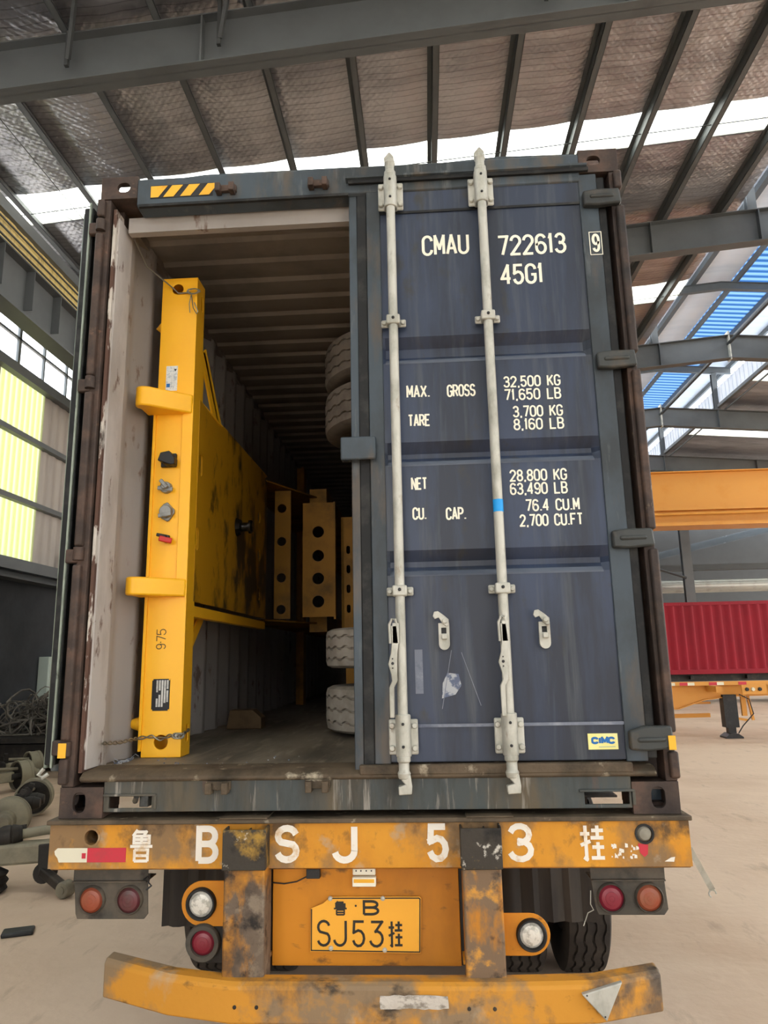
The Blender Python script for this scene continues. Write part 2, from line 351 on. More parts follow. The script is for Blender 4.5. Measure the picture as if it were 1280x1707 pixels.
M['yellow_grease'] = mat('grease_smeared_shaded_yellow', 'c28c12', .42, 0, [('14120c', 2.6, .50, .58, (1, 1, .55)), ('2a1a08', 6, .6, .66, (1, 1, .5), .8)], (30, .1, .003), .45)  # smears are grease; base yellow itself is darkened to paint in interior shade
M['orange'] = mat('worn_orange_paint', 'd2922c', .6, 0,
    [('bd7c22', 3, .42, .6, (1, 1, .6), .7), ('75634c', 2.3, .50, .60, (1, 1, .8), .85), ('3f372d', 6, .56, .68, (1, 1, .8), .85), ('a79a86', 12, .60, .72, None, .6)], (30, .2, .004), .3)
M['orange_clean'] = mat('plate_panel_orange_paint', 'cd8420', .55, 0, [('a96c20', 2.0, .44, .62, (1, 1, .5), .85), ('4c3a28', 9, .60, .70, (1, 1, 2), .7)], (30, .12, .003), .3)
M['orange_scraped'] = mat('scraped_bare_post', '6b5d4f', .65, .1,
    [('c28327', 3.6, .52, .58, (1.4, 1, .6), .9), ('453b33', 6, .46, .62, None, .8), ('978875', 12, .56, .68, None, .6), ('2b2724', 10, .58, .68)], (30, .4, .006), .3)
M['orange_half'] = mat('half_scraped_orange', 'b97a26', .65, 0,
    [('6f6050', 3.4, .47, .55, (1.4, 1, .6), .9), ('d89a3c', 9, .54, .62, None, .8), ('332c26', 9, .57, .66, None, .85)], (30, .3, .005), .3)
M['bumper'] = mat('bumper_orange_dusty', 'c98c30', .65, 0,
    [('85735c', 1.5, .49, .55, (1, 1, 1), .92), ('5b5046', 3.4, .52, .62, (1, 1, .6), .85), ('2e2924', 8, .58, .68, (.6, 1, 1), .85), ('b3a48d', 5, .58, .70, (1, 1, .6), .7)], (24, .35, .006), .3)
M['cap'] = mat('blackened_post_cap', '3b362f', .6, .1, [('a98434', 7, .55, .64, None, .9), ('d5d0c4', 16, .62, .68, None, .9), ('1e1c1a', 5, .5, .6)], (30, .5, .006), .35)
M['white_paint'] = mat('white_stencil_paint', 'e6e0d4', .7, 0, [('c9a268', 18, .55, .7, None, .75)], None, .3)
M['letter'] = mat('cream_decal', 'f1eedb', .6, 0, [('cfcdbb', 12, .6, .8, None, .5)], None, .3)
M['black'] = mat('black_plastic', '17181a', .45, 0, [('2b2b2b', 6, .5, .7)], None, .45)
M['rubber'] = mat('black_tyre_rubber', '2c2825', .75, 0, [('4b443d', 5, .45, .7, None, .7)], (40, .2, .004), .25)
M['rubber_dusty'] = mat('dusty_tyre_rubber', 'a39c92', .85, 0, [('7d766c', 5, .45, .7), ('8d887e', 16, .55, .75, None, .6)], (50, .3, .004), .2)
M['rubber_dark'] = mat('dark_upper_tyre', '7d756c', .85, 0, [('5c554d', 5, .45, .7)], (50, .3, .004), .2)
M['flap'] = mat('black_mudflap', '332f2c', .7, 0, [('4a443d', 2, .45, .7, (3, 1, .4))], None, .25)
M['lamp_box'] = mat('grimy_lamp_plate', '4b4740', .7, 0, [('6a6053', 5, .5, .72), ('33302c', 8, .55, .7)], (20, .2), .3)
M['lens_amber'] = mat('faded_amber_lens', '8e442c', .4, 0, [('8d5a42', 12, .5, .75)], None, .5)
M['lens_red'] = mat('red_lens', '7c2030', .35, 0, [('6c3a3a', 12, .55, .75)], None, .5)
M['lens_dark'] = mat('dark_red_lens', '5e2a2f', .4, 0, [('4c3a36', 10, .5, .75)], None, .5)
M['lens_white'] = mat('clear_lens', 'd9d6cc', .3, .1, [('aaa79c', 40, .5, .6), ('5c5a55', 30, .66, .7)], (80, .5, .004), .6)
M['tape_cream'] = mat('cream_reflective_tape', 'd9d4bd', .45, 0, [('b7b391', 9, .6, .8)], None, .4)
M['tape_red'] = mat('red_reflective_tape', 'c0303f', .45, 0, [('a33a40', 9, .6, .8)], None, .4)
M['tape_silver'] = mat('crumpled_silver_tape', 'c9c3b9', .4, .2, [('8e867b', 18, .48, .6, (1, 1, 2)), ('f0ece4', 14, .6, .7)], (30, .8, .006), .4)
M['tape_blue'] = mat('bright_blue_tape', '1e9be8', .5)
M['plate_ink'] = mat('plate_black_ink', '26231d', .5)
M['plate_yellow'] = mat('number_plate_yellow', 'f0ac35', .45, 0, [('d1902a', 4, .6, .8)], None, .4)
M['hazard_yellow'] = mat('hazard_yellow', 'f0b431', .5, 0, [('c07c22', 14, .6, .75)], None, .4)
M['sticker'] = mat('pale_yellow_sticker', 'ece68f', .5, 0, [('f3efb0', 6, .5, .7)], None, .4)
M['sticker_blue'] = mat('sticker_blue_ink', '1c6ab0', .5)
M['label_white'] = mat('white_label', 'dfe3df', .45, 0, [('b8c4c8', 60, .52, .58)], None, .4)
M['data_plate'] = mat('black_data_plate', '15161a', .4, .2)
M['data_silver'] = mat('silver_data_field', 'b8b8b4', .4, .4, [('8c8c8a', 30, .5, .7)])
M['cast'] = mat('grey_cast_alloy', '8e8f8c', .45, .5, [('6a6a68', 20, .5, .7)])
M['grease'] = mat('black_grease', '0e0d0b', .25, 0, [('2a2115', 8, .5, .7)], (20, .6), .6)
M['redplastic'] = mat('red_coupling', 'c4231c', .4, 0, (), None, .5)
M['wire'] = mat('galvanised_wire', '8f8b80', .4, .7)
M['wood'] = mat('old_wood', '6f5a41', .8, 0, [('4a3b2b', 6, .45, .7, (1, 4, 1))])
M['axle'] = mat('dusty_olive_axle_paint', '8a8471', .65, .1, [('6b6557', 3, .45, .7), ('a8a08a', 7, .6, .8, None, .7)], (20, .15), .3)
M['axle_dark'] = mat('oily_dark_iron', '2f2c29', .6, .2, [('4b443c', 5, .5, .75)], (20, .3), .3)
M['scrap'] = mat('dull_scrap_wire', '6b655c', .6, .3, [('3a3632', 3, .45, .65), ('8a7f72', 5, .62, .75)], None, .3)
M['box'] = mat('pale_green_box', 'aab5ac', .5, 0, [('8f9a92', 3, .5, .8)])
M['cream_sheet'] = mat('cream_backing_sheet', 'd8c27e', .6, 0, [('a8925a', 3, .5, .7, (1, 3, 1))])
M['gasket_rim'] = mat('pale_green_door_rim', '98a396', .5, 0, [('6d766c', 8, .45, .65, (1, 1, .3)), ('3a3a36', 14, .62, .7, (1, 1, .5))], None, .4)
M['duct'] = mat('silver_duct', '9a9c98', .35, .5, [('7a7a76', 2, .5, .8)])
M['plug'] = mat('grey_rubber_plug', '8d887a', .6, 0, [('6e685c', 12, .5, .8)])
M['scuff'] = mat('grey_tape_residue', '707684', .6, 0, [('8d929c', 12, .5, .7), ('4a5164', 8, .55, .7)])
M['scuff_white'] = mat('white_scuff', 'a9adb2', .7, 0, [('5b657c', 22, .48, .56)])

# ================================================================== BUILDING SHELL
def rl(x): return 11.31 - .083 * abs(11 - x)          # rafter top line, apex at x = 11
g = MB()
g.add([(-45, -25, 0), (70, -25, 0), (70, 90, 0), (-45, 90, 0)], [(0, 1, 2, 3)])
struct(g.build('floor', M['ground']))
# corrugated foil-lined ceiling sheets, with gaps at the skylight strips
SKY = [(-11.25, -10.35), (-4.85, -3.95), (1.55, 2.45), (8.05, 8.92), (14.4, 15.45), (20.9, 21.8), (27.2, 28.1), (33.5, 34.4)]
def sheet(mb, x0, x1, y0, y1, lift, sag=0, pitch=.2, amp=.012, zf=rl, nx=1):
    ys = []; y = y0; i = 0
    while y < y1 - 1e-6: ys.append((y, i % 2)); y += pitch / 2; i += 1
    ys.append((y1, i % 2)); n = len(ys); k = 2 * 1
    xs = [x0 + (x1 - x0) * j / nx for j in range(nx + 1)]
    vs = []; fs = []
    for (y, q) in ys:
        e = math.sin(PI * (y - y0) / (y1 - y0))
        for x in xs: vs.append((x, y, zf(x) + lift + amp * q))
    m = nx + 1
    for i in range(n - 1):
        for j in range(nx): fs.append((i * m + j, i * m + j + 1, (i + 1) * m + j + 1, (i + 1) * m + j))
    k = len(vs); vs += [(x, y, z + .03) for x, y, z in vs]; fs += [tuple(q + k for q in f[::-1]) for f in fs]
    mb.add(vs, fs)
PURL = [-5.65, -4.39, -3.15, -1.9, -.65, .62, 1.85, 3.1, 4.36, 5.61, 6.85, 8.1]
mb = MB(); edges = [-16] + [e for s in SKY for e in s] + [42]
for i in range(0, len(edges), 2):
    for a, b in zip([-6.7] + PURL, PURL + [8.6]):
        # each bay of lining sags a little between its purlins
        nx = 4; y0, y1 = edges[i], edges[i + 1]
        sheet(mb, a, b, y0, y1, .21, pitch=.2, zf=lambda x, a=a, b=b: rl(x) - .035 * math.sin(PI * (x - a) / (b - a)), nx=nx)
struct(mb.build('ceiling', M['foil'], smooth=60))
mb = MB()
for i in range(0, len(edges), 2): sheet(mb, 13.3, 30, edges[i], edges[i + 1], .21, pitch=.2, nx=2)
struct(mb.build('ceiling', M['foil'], smooth=60))
for k, (a, b) in enumerate(SKY):
    mb = MB(); sheet(mb, -6.7, 8.6, a, b, .2, pitch=.15, amp=.01); struct(mb.build('window_%d' % (k + 1), M['skylight']))
    mb = MB(); sheet(mb, 13.3, 30, a, b, .2, pitch=.15, amp=.01); struct(mb.build('window_%d' % (k + 9), M['skylight']))
mb = MB()   # outer weather sheet over the lining, added unseen to bounce light onto the monitor
for i in range(0, len(edges), 2):
    for a, b in ((-6.7, 8.6), (13.3, 30)): mb.add([(a, edges[i], rl(a) + .3), (b, edges[i], rl(b) + .3), (b, edges[i + 1], rl(b) + .3), (a, edges[i + 1], rl(a) + .3)], [(0, 1, 2, 3)])
struct(mb.build('roof', M['roof_top']))
# raised ridge monitor: pale blue sheet with translucent strip
def cl(x): return 13.12 - .085 * abs(x - 11)
mb = MB()
for a, b in ((8.2, 11.0), (11.0, 11.45), (12.85, 14.3)): sheet(mb, a, b, -16, 42, .2, pitch=.3, amp=.03, zf=cl)
struct(mb.build('ceiling', M['canopy'], smooth=60))
mb = MB(); sheet(mb, 11.45, 12.85, -16, 42, .2, pitch=.3, amp=.03, zf=cl); struct(mb.build('window_17', M['skyblue'], smooth=60))
# purlins
ORD = ['leftmost', 'second', 'third', 'fourth', 'fifth', 'sixth', 'seventh', 'eighth', 'ninth', 'tenth', 'eleventh', 'twelfth']
for i, x in enumerate(PURL):
    z = rl(x); mb = MB()
    mb.box(x - .004, x + .004, 3, 41, z, z + .2); mb.box(x - .004, x + .10, 3, 41, z, z + .008); mb.box(x - .075, x + .004, 3, 41, z + .19, z + .2)
    mb.box(x + .092, x + .10, 3, 41, z, z + .025)
    o = mb.build('roof_purlin', M['steel'])
    tag(o, 'grey steel roof purlin under the foil ceiling, ' + (ORD[i] + ' from the left wall' if i else 'the one nearest the left wall'), 'roof purlin', 'purlins under the foil ceiling')
for i, (x, w) in enumerate(((8.95, .07), (10.15, .16), (11.5, .07), (12.85, .07), (13.9, .09))):
    mb = MB(); z = cl(x); mb.box(x - w / 2, x + w / 2, 3, 41, z + .012, z + .185)
    tag(mb.build('monitor_purlin', M['steel']), ['thin steel purlin at the left eave of the raised ridge roof', 'broad grey steel purlin under the pale blue ridge roof', 'thin steel purlin along the left side of the blue strip',
        'thin steel purlin along the right side of the blue strip', 'steel purlin at the right eave of the raised ridge roof'][i], 'roof purlin', 'purlins of the raised ridge roof')
# rafters
RY = [4.98, 11.28, 17.95, 24.4, 30.9, 37.4]
RN = ['huge grey steel rafter crossing the top of the picture', 'steel rafter meeting the top right of the navy container', 'bent steel rafter beside the second hinge of the navy door',
      'third visible steel rafter, just above the third hinge height', 'distant steel rafter right above the orange crane', 'farthest steel rafter seen past the orange crane']
def ibeam_line(mb, pts, Y, dep, fw, tf=.018, tw=.012):
    n = len(pts)
    mb.prism([(x, z) for x, z in pts] + [(x, z - dep) for x, z in pts[::-1]], Y - tw / 2, Y + tw / 2)
    for dz in (0, -dep + tf):
        mb.prism([(x, z + dz) for x, z in pts] + [(x, z + dz - tf) for x, z in pts[::-1]], Y - fw / 2, Y + fw / 2)
for i, y in enumerate(RY):
    t = thing('roof_rafter', RN[i], 'rafter', (11, y, 10.5), 'steel rafters of the hall')
    mb = MB(); ibeam_line(mb, [(-6.4, rl(-6.4)), (11, rl(11)), (28, rl(28))], y, .75, .26)
    mb.build('beam', M['steel'], t)
    for x in (-1.25, 4.36, 6.6, 8.9, 11, 13.2, 17.5):
        mb = MB(); z = rl(x); tk = .02 if x == 11 else .012
        mb.box(x - tk, x + tk, y - .125, y + .125, z - (.80 if x == 11 else .73), z + (.12 if x == 11 else -.018)); mb.build('stiffener', M['zinc'] if x == 11 else M['steel'], t)
    for x in (8.8, 13.2):   # posts of the raised roof stand on the rafter
        mb = MB(); z0 = rl(x) + .012; z1 = cl(x) - .265; mb.box(x - .10, x + .10, y - .075, y - .063, z0, z1); mb.box(x - .006, x + .006, y - .063, y + .063, z0, z1); mb.box(x - .1, x + .1, y + .063, y + .075, z0, z1)
        tag(mb.build('monitor_post', M['steel']), 'steel post on the %s rafter holding the %s edge of the raised roof' % (['nearest', 'second', 'third', 'fourth', 'fifth', 'farthest'][i], 'left' if x < 11 else 'right'), 'post', 'posts of the raised ridge roof')
    mb = MB(); ibeam_line(mb, [(8.3, cl(8.3)), (11, cl(11)), (13.9, cl(13.9))], y, .25, .16, .012, .008)
    tag(mb.build('monitor_rafter', M['steel']), 'small bent rafter of the raised roof above the %s main rafter' % ['nearest', 'second', 'third', 'fourth', 'fifth', 'farthest'][i], 'rafter', 'small rafters of the raised ridge roof')
    # knee hangers seen under the rafter
    for j, x in enumerate((-3.05, -1.0, 3.3)):
        if i > 0: break
        mb = MB(); z = rl(x)
        mb.bar((x, y - .14, z + .18), (x, y - .14, z - .55), .05, .05, (0, 1, 0)); mb.bar((x + .02, y - .15, z - .45), (x + .25, y - .5, z + .15), .05, .05, (0, 1, 0))
        tag(mb.build('fly_brace', M['steel_dark']), 'short dark brace on the huge rafter, ' + ['leftmost of three', 'middle of three', 'rightmost of three'][j], 'brace', 'braces on the huge rafter')
    mb = MB()
mb = MB()
mb.tube([(11, 5, 11.05), (11, 41, 11.05)], .055, 10)
tag(mb.build('ridge_tie_pipe', M['steel_dark']), 'dark pipe running from rafter to rafter under the ridge', 'pipe')
for k, (yy, zz) in enumerate(((8.42, 0), (14.9, 0))):
    mb = MB(); mb.tube([(-6.4, yy, rl(-6.4) + .06), (8.6, yy, rl(8.6) + .06)], .009, 6)
    tag(mb.build('tie_rod', M['steel_dark']), ['thin dark tie rod crossing the nearest skylight strip', 'thin dark tie rod crossing the second skylight strip'][k], 'tie rod')
mb = MB(); mb.tube([(-4.6, 5, 9.75), (-3.9, 9.4, 9.0)], .007, 6); tag(mb.build('hanging_cable', M['steel_dark']), 'thin cable slanting across the foil ceiling at upper left', 'cable')
mb = MB(); mb.tube([(-6.2, 5.2, 9.6), (-3.4, 10.6, 9.7)], .006, 6); tag(mb.build('hanging_cable', M['steel_dark']), 'thin cable crossing the skylight near the crane girder', 'cable')
# corrugated fascia under the right eave of the monitor
mb = MB(); y = 3
while y < 41:
    mb.box(13.3, 13.34, y, y + .22, 11.32, 12.06); mb.box(13.27, 13.31, y + .2, y + .35, 11.32, 12.06); y += .33
struct(mb.build('wall_monitor', M['canopy']))
mb = MB(); mb.bar((13.25, 3, 11.28), (13.25, 41, 11.28), .12, .12); mb.bar((13.5, 3, 11.15), (13.5, 41, 11.15), .05, .05)
struct(mb.build('trim_1', M['steel']))

# ---- left wall
XW = -6.5
mb = MB(); mb.box(XW - .3, XW - .1, -16, 42, 0, 3.6); struct(mb.build('wall_left', M['dark_wall']))
mb = MB()
def corr_wall(mb, x, y0, y1, z0, z1, pitch=.2, d=.025):
    y = y0; pts = []
    while y < y1 - 1e-6:
        pts += [(x, y), (x, min(y + pitch * .35, y1)), (x + d, min(y + pitch * .5, y1)), (x + d, min(y + pitch * .85, y1))]; y += pitch
    pts.append((x, y1)); back = [(x - .03, y1), (x - .03, y0)]
    mb.prism(pts + back, z0, z1, 'z')
corr_wall(mb, XW - .05, 11.05, 42, 3.75, 7.5, .32); corr_wall(mb, XW - .05, -16, 9.42, 3.75, 7.5, .32)
struct(mb.build('wall_left', M['wallpanel']))
mb = MB(); mb.box(XW - .08, XW - .05, -16, 42, 9.0, rl(XW) + .2); struct(mb.build('wall_left', M['wallpanel']))
mb = MB(); corr_wall(mb, XW - .05, 9.42, 11.05, 3.75, 7.5, .19, .02); struct(mb.build('window_18', M['yellowpane']))
k = 0
for z, d, w in ((3.72, .22, .22), (5.02, .12, .1), (6.32, .12, .1), (7.56, .16, .2)):
    mb = MB(); mb.box(XW - .04, XW + d * .8, -16, 42, z - w / 2, z + w / 2); k += 1; struct(mb.build('trim_%d' % (k + 1), M['steel']))
mb = MB(); mb.box(XW - .02, XW + .3, -2, 42, 3.42, 3.46); mb.box(XW - .02, XW + .0, -2, 42, 3.46, 3.62); struct(mb.build('trim_6', M['steel_dark']))
# glazed strip with mullions
t = struct(bpy.data.objects.new('window_19', None)); COL.objects.link(t); t.location = (XW, 12, 7.6); WO[t.name] = Vector(t.location)
mb = MB(); y = -15.8
while y < 42: mb.box(XW - .04, XW + .03, y, y + (.05 if int(y * 10) % 2 else .09), 7.62, 9.05); y += .95
mb.box(XW - .03, XW + .03, -16, 42, 8.22, 8.27); mb.box(XW - .03, XW + .03, -16, 42, 8.98, 9.06)
mb.build('mullions', M['steel'], t)
mb = MB(); mb.box(XW - .02, XW - .01, -16, 42, 7.62, 9.0); mb.build('pane', M['glass'], t)
for i, y in enumerate((4.98, 11.28 + 2.0, 17.95, 24.4)):
    mb = MB(); xx = XW + .25
    mb.box(xx - .2, xx + .2, y - .13, y - .115, 0, 9.7); mb.box(xx - .2, xx + .2, y + .115, y + .13, 0, 9.7); mb.box(xx - .008, xx + .008, y - .12, y + .12, 0, 9.7)
    tag(mb.build('steel_column', M['steel']), 'grey steel column on the left wall, ' + ['the nearest', 'second nearest', 'third nearest', 'the farthest'][i], 'column', 'columns of the left wall')
# crane runway girder, left
t = thing('crane_runway_girder', 'deep grey crane girder with stiffener plates high on the left wall', 'girder', (-5, 12, 7.1))
mb = MB(); mb.box(-5.008, -4.992, 3, 41, 7.38, 8.25); mb.box(-5.17, -4.83, 3, 41, 7.36, 7.385); mb.box(-5.17, -4.83, 3, 41, 8.25, 8.275); mb.build('beam', M['steel'], t)
y = 3.2
while y < 24:
    mb = MB(); mb.box(-4.99, -4.84, y, y + .014, 7.55, 8.25); mb.build('stiffener', M['steel'], t); y += .86
for i, y in enumerate((4.98, 13.28, 17.95)):
    mb = MB(); mb.bar((-6.05, y, 7.25), (-4.85, y, 7.25), .2, .2)
    tag(mb.build('girder_bracket', M['steel_dark']), 'steel bracket under the crane girder, ' + ['nearest', 'middle', 'farthest'][i] + ' of three', 'bracket', 'brackets under the crane girder')
t = thing('conductor_rail', 'cream sheet with three dark conductor rails above the crane girder', 'conductor rail', (-4.85, 12, 8.1))
mb = MB(); corr_wall(mb, -4.9, 3, 41, 8.28, 8.72, .5, .01); mb.build('backing_sheet', M['cream_sheet'], t)
mb = MB(); mb.bar((-4.9, 3, 8.83), (-4.9, 41, 8.83), .16, .2); mb.build('top_channel', M['steel'], t)
for z in (8.33, 8.46, 8.6):
    mb = MB(); mb.bar((-4.84, 3, z), (-4.84, 41, z), .025, .022); mb.build('rail', M['steel_dark'], t)
# electrical box and pipe on the left wall
t = thing('electrical_box', 'pale grey-green electrical box hanging on the dark left wall', 'electrical box', (XW, 12, 1.05))
mb = MB(); mb.box(XW - .099, XW + .12, 11.72, 12.6, 1.08, 1.98); mb.build('body', M['box'], t, bevel=.01)
mb = MB(); mb.box(XW + .12, XW + .13, 11.75, 12.57, 1.11, 1.95); mb.build('door', M['box'], t, bevel=.004)
for z in (1.3, 1.55): mb = MB(); mb.box(XW + .13, XW + .15, 11.8, 11.83, z, z + .06); mb.build('latch', M['black'], t)
mb = MB(); mb.box(XW - .1, XW - .0, 11.5, 13, .9, 1.2); 
mb = MB(); mb.tube([(XW + .15, 12.0, 3.85), (XW + .15, 12.0, 4.1), (XW + .25, 12.25, 4.14)], .05, 10)
tag(mb.build('vent_pipe', M['zinc']), 'short pale bent pipe on the ledge of the left wall', 'pipe')

# ---- gable added unseen behind the viewer: blocks low light, openings sized to steer it
mb = MB(); mb.plate([(-6.8, 0), (30, 0), (30, 9.9), (11, 11.4), (-6.8, 9.9)], [[(8, .05), (15, .05), (15, 5), (8, 5)], [(-6, .05), (1.5, .05), (1.5, 5.5), (-6, 5.5)], [(-5, 6.6), (27, 6.6), (27, 7.6), (-5, 7.6)]], -16.2, -16.05, 'y')
struct(mb.build('wall_light_block', M['wallpanel']))
# ---- far end of the hall
mb = MB(); corr_y = []
mb.prism([(-7, 0), (40, 0), (40, 9), (11, 11.5), (-7, 10)], 44, 44.2); struct(mb.build('wall_back', M['steel_dark']))
mb = MB(); mb.prism([(11.4, 6.6), (24, 9.4), (24, 9.85), (11.4, 7.0)], 43.9, 43.96); struct(mb.build('window_20', M['glass']))

# ---- crane, right
t = thing('bridge_crane', 'orange overhead bridge crane beam spanning behind the navy container', 'crane', (11, 23.5, 6.1))
mb = MB(); mb.box(-4.6, 23.4, 23.0, 23.5, 6.95, 8.28); mb.build('girder', M['crane'], t, bevel=.01)
mb = MB(); mb.box(-4.6, 23.4, 22.8, 23.6, 8.28, 8.31); mb.build('top_flange', M['crane'], t)
mb = MB(); mb.box(-4.6, 23.4, 22.82, 23.6, 6.86, 6.95); mb.build('bottom_flange', M['crane'], t)
mb = MB(); mb.box(-4.6, 23.4, 23.1, 23.5, 6.42, 6.86); mb.build('lower_box', M['crane'], t)
mb = MB(); mb.box(-4.6, 23.4, 22.86, 23.6, 6.3, 6.42); mb.build('walkway_edge', M['crane'], t)
mb = MB(); mb.tube([(-4, 22.8, 6.72), (24, 22.8, 6.72)], .05, 8); mb.build('conduit', M['crane'], t)
mb = MB(); mb.box(-4.6, 23.4, 25.2, 25.7, 6.6, 8.1); mb.build('rear_girder', M['crane'], t)
for i, (x, y, w) in enumerate(((13.75, 30.9, .42),)):
    mb = MB(); mb.box(x - w / 2, x + w / 2, y - .14, y - .12, 0, rl(x) - .7); mb.box(x - w / 2, x + w / 2, y + .12, y + .14, 0, rl(x) - .7); mb.box(x - .01, x + .01, y - .12, y + .12, 0, rl(x) - .7)
    tag(mb.build('steel_column', M['steel']), ['grey steel column rising behind the red container below the crane', 'grey steel column right of the frame behind the crane', 'grey steel column carrying the right runway girder'][i], 'column')
mb = MB(); mb.tube([(10.2, 30.71, 6.4), (13.6, 30.71, 5.2)], .06, 8)
tag(mb.build('brace_rod', M['steel_dark']), 'dark diagonal brace left of the column behind the crane', 'brace')
mb = MB(); mb.tube([(-4, 33, 5.0), (30, 33, 5.0)], .32, 20)
tag(mb.build('ventilation_duct', M['duct']), 'long silver duct crossing the hall above the red container', 'duct')
mb = MB(); mb.box(-6, 30, 34, 34.3, 5.9, 6.2); tag(mb.build('cross_beam', M['steel_dark']), 'dark beam crossing the hall above the silver duct', 'beam')

# ---- red container on a trailer
t = thing('freight_container', 'crimson corrugated container standing behind the orange skeletal trailer', 'container', (12, 25, 1.03))
X0, X1, Y0, Y1, Z0, Z1 = 6.6, 18.8, 24.0, 26.44, 1.03, 3.62
mb = MB(); p = .36; x = X0 + .15; pts = []
while x < X1 - .4: pts += [(x, Y0 + .0), (x + .09, Y0 + .0), (x + .15, Y0 + .045), (x + .27, Y0 + .045)]; x += p - .02
pts += [(X1 - .1, Y0), (X1 - .1, Y0 + .08), (X0 + .15, Y0 + .08)]
mb.prism(pts, Z0 + .15, Z1 - .12, 'z'); mb.build('side_wall', M['red'], t)
mb = MB(); mb.box(X0, X1, Y0 - .01, Y0 + .1, Z1 - .12, Z1); mb.build('top_rail', M['red'], t)
mb = MB(); mb.box(X0, X1, Y0 - .01, Y0 + .1, Z0, Z0 + .16); mb.build('bottom_rail', M['red'], t)
mb = MB(); mb.box(X0 + .05, X1 - .05, Y0 + .1, Y1 - .1, Z1 - .06, Z1 - .02); mb.build('roof', M['red'], t)
mb = MB(); mb.box(X0, X1, Y1 - .08, Y1, Z0, Z1 - .02); mb.build('rear_wall', M['red'], t)
for x in (X0, X1 - .1): mb = MB(); mb.box(x, x + .1, Y0, Y1, Z0, Z1 - .01); mb.build('end_wall', M['red'], t)
t = thing('container_trailer', 'dark trailer frame under the crimson container', 'trailer', (12, 25, 0))
mb = MB(); mb.box(6.4, 19, 24.3, 24.5, .78, 1.03); mb.box(6.4, 19, 25.9, 26.1, .78, 1.03)
for x in (7, 9, 11, 13, 15, 17, 18.8): mb.box(x, x + .12, 24.1, 26.3, .85, .98)
mb.build('frame', M['axle_dark'], t)
for x in (15.5, 16.8, 18.1):
    for yy in (24.25, 26.1): mb = MB(); tyre_mb(mb, (x, yy, .5), (0, 1, 0), .5, .26, n=40); mb.build('tyre', M['rubber'], t)
for yy in (24.4, 26): mb = MB(); mb.box(9.0, 9.16, yy - .08, yy + .08, 0, .8); mb.build('landing_leg', M['axle_dark'], t)

# ---- orange skeletal trailer at right
t = thing('skeletal_trailer', 'orange skeletal trailer frame with black landing leg in front of the crimson container', 'trailer', (8, 13.3, 0))
for yy, nm in ((13.3, 'main_beam'), (14.6, 'main_beam')):
    mb = MB(); mb.prism([(5.2, 1.1), (15, 1.1), (15, .88), (8.3, .88), (7.9, .86), (7.4, .80), (6.85, .62), (6.2, .62), (5.2, .62)], yy, yy + .02)
    mb.box(5.2, 15, yy - .07, yy + .09, 1.1, 1.118); mb.prism([(15, .88), (8.3, .88), (7.9, .86), (7.4, .80), (6.85, .62), (5.2, .62), (5.2, .605), (6.86, .605), (7.42, .785), (7.92, .845), (8.3, .865), (15, .865)], yy - .07, yy + .09)
    mb.build(nm, M['crane'], t)
mb = MB(); mb.box(5.2, 15, 12.7, 12.78, 1.12, 1.2); mb.build('side_rail', M['crane'], t)
for x in (5.4, 6.5, 7.5, 8.9, 10.5, 12, 13.5): mb = MB(); mb.box(x, x + .12, 12.75, 15.2, .98, 1.1); mb.build('cross_member', M['crane'], t)
for x in (6.35, 6.75, 7.35, 7.95): mb = MB(); mb.box(x, x + .16, 12.69, 12.7, 1.125, 1.185); mb.build('reflector', M['tape_red'], t)
for x in (6.51, 6.91, 7.51): mb = MB(); mb.box(x, x + .14, 12.69, 12.7, 1.125, 1.185); mb.build('reflector', M['tape_cream'], t)
mb = MB(); mb.box(8.0, 8.5, 12.68, 12.7, .93, 1.12); mb.build('light_plate', M['crane'], t)
for x, m in ((8.1, 'black'), (8.22, 'tape_cream'), (8.36, 'black')): mb = MB(); mb.lathe([(0, .03), (.035, .03), (.04, 0)], (x, 12.68, 1.03), (0, -1, 0), 14); mb.build('marker_lamp', M[m], t)
mb = MB(); mb.box(7.80, 8.08, 13.2, 13.42, .22, .9); mb.box(7.86, 8.02, 13.24, 13.38, .06, .3); mb.prism([(7.76, 0), (8.12, 0), (8.12, .03), (8.02, .1), (7.86, .1), (7.76, .03)], 13.15, 13.5); mb.build('landing_leg', M['black'], t)
mb = MB(); mb.bar((8.25, 13.3, .45), (8.25, 13.3, .9), .1, .06, (0, 1, 0)); mb.bar((8.08, 13.3, .4), (8.3, 13.3, .36), .05, .05); mb.bar((8.42, 13.3, .36), (8.36, 13.3, .86), .05, .05, (0, 1, 0)); mb.build('leg_bracket', M['crane'], t)
mb = MB(); mb.tube([(8.16, 13.25, .9), (8.34, 13.2, .8), (8.4, 13.2, .5), (8.15, 13.2, .25), (8.05, 13.22, .1)], .012, 8); mb.build('air_hose', M['black'], t)
mb = MB(); mb.bar((6.2, 14.6, .35), (8.0, 14.6, .37), .1, .09); mb.bar((6.2, 15.3, .6), (8.3, 15.3, .6), .06, .05); mb.bar((7.0, 15.3, .3), (7.0, 15.3, 1.0), .08, .08, (0, 1, 0)); mb.build('lower_frame', M['crane'], t)
for x in (12.3, 13.6):
    for yy in (12.95, 14.9): mb = MB(); tyre_mb(mb, (x, yy, .5), (0, 1, 0), .5, .26, n=40); mb.build('tyre', M['rubber'], t)

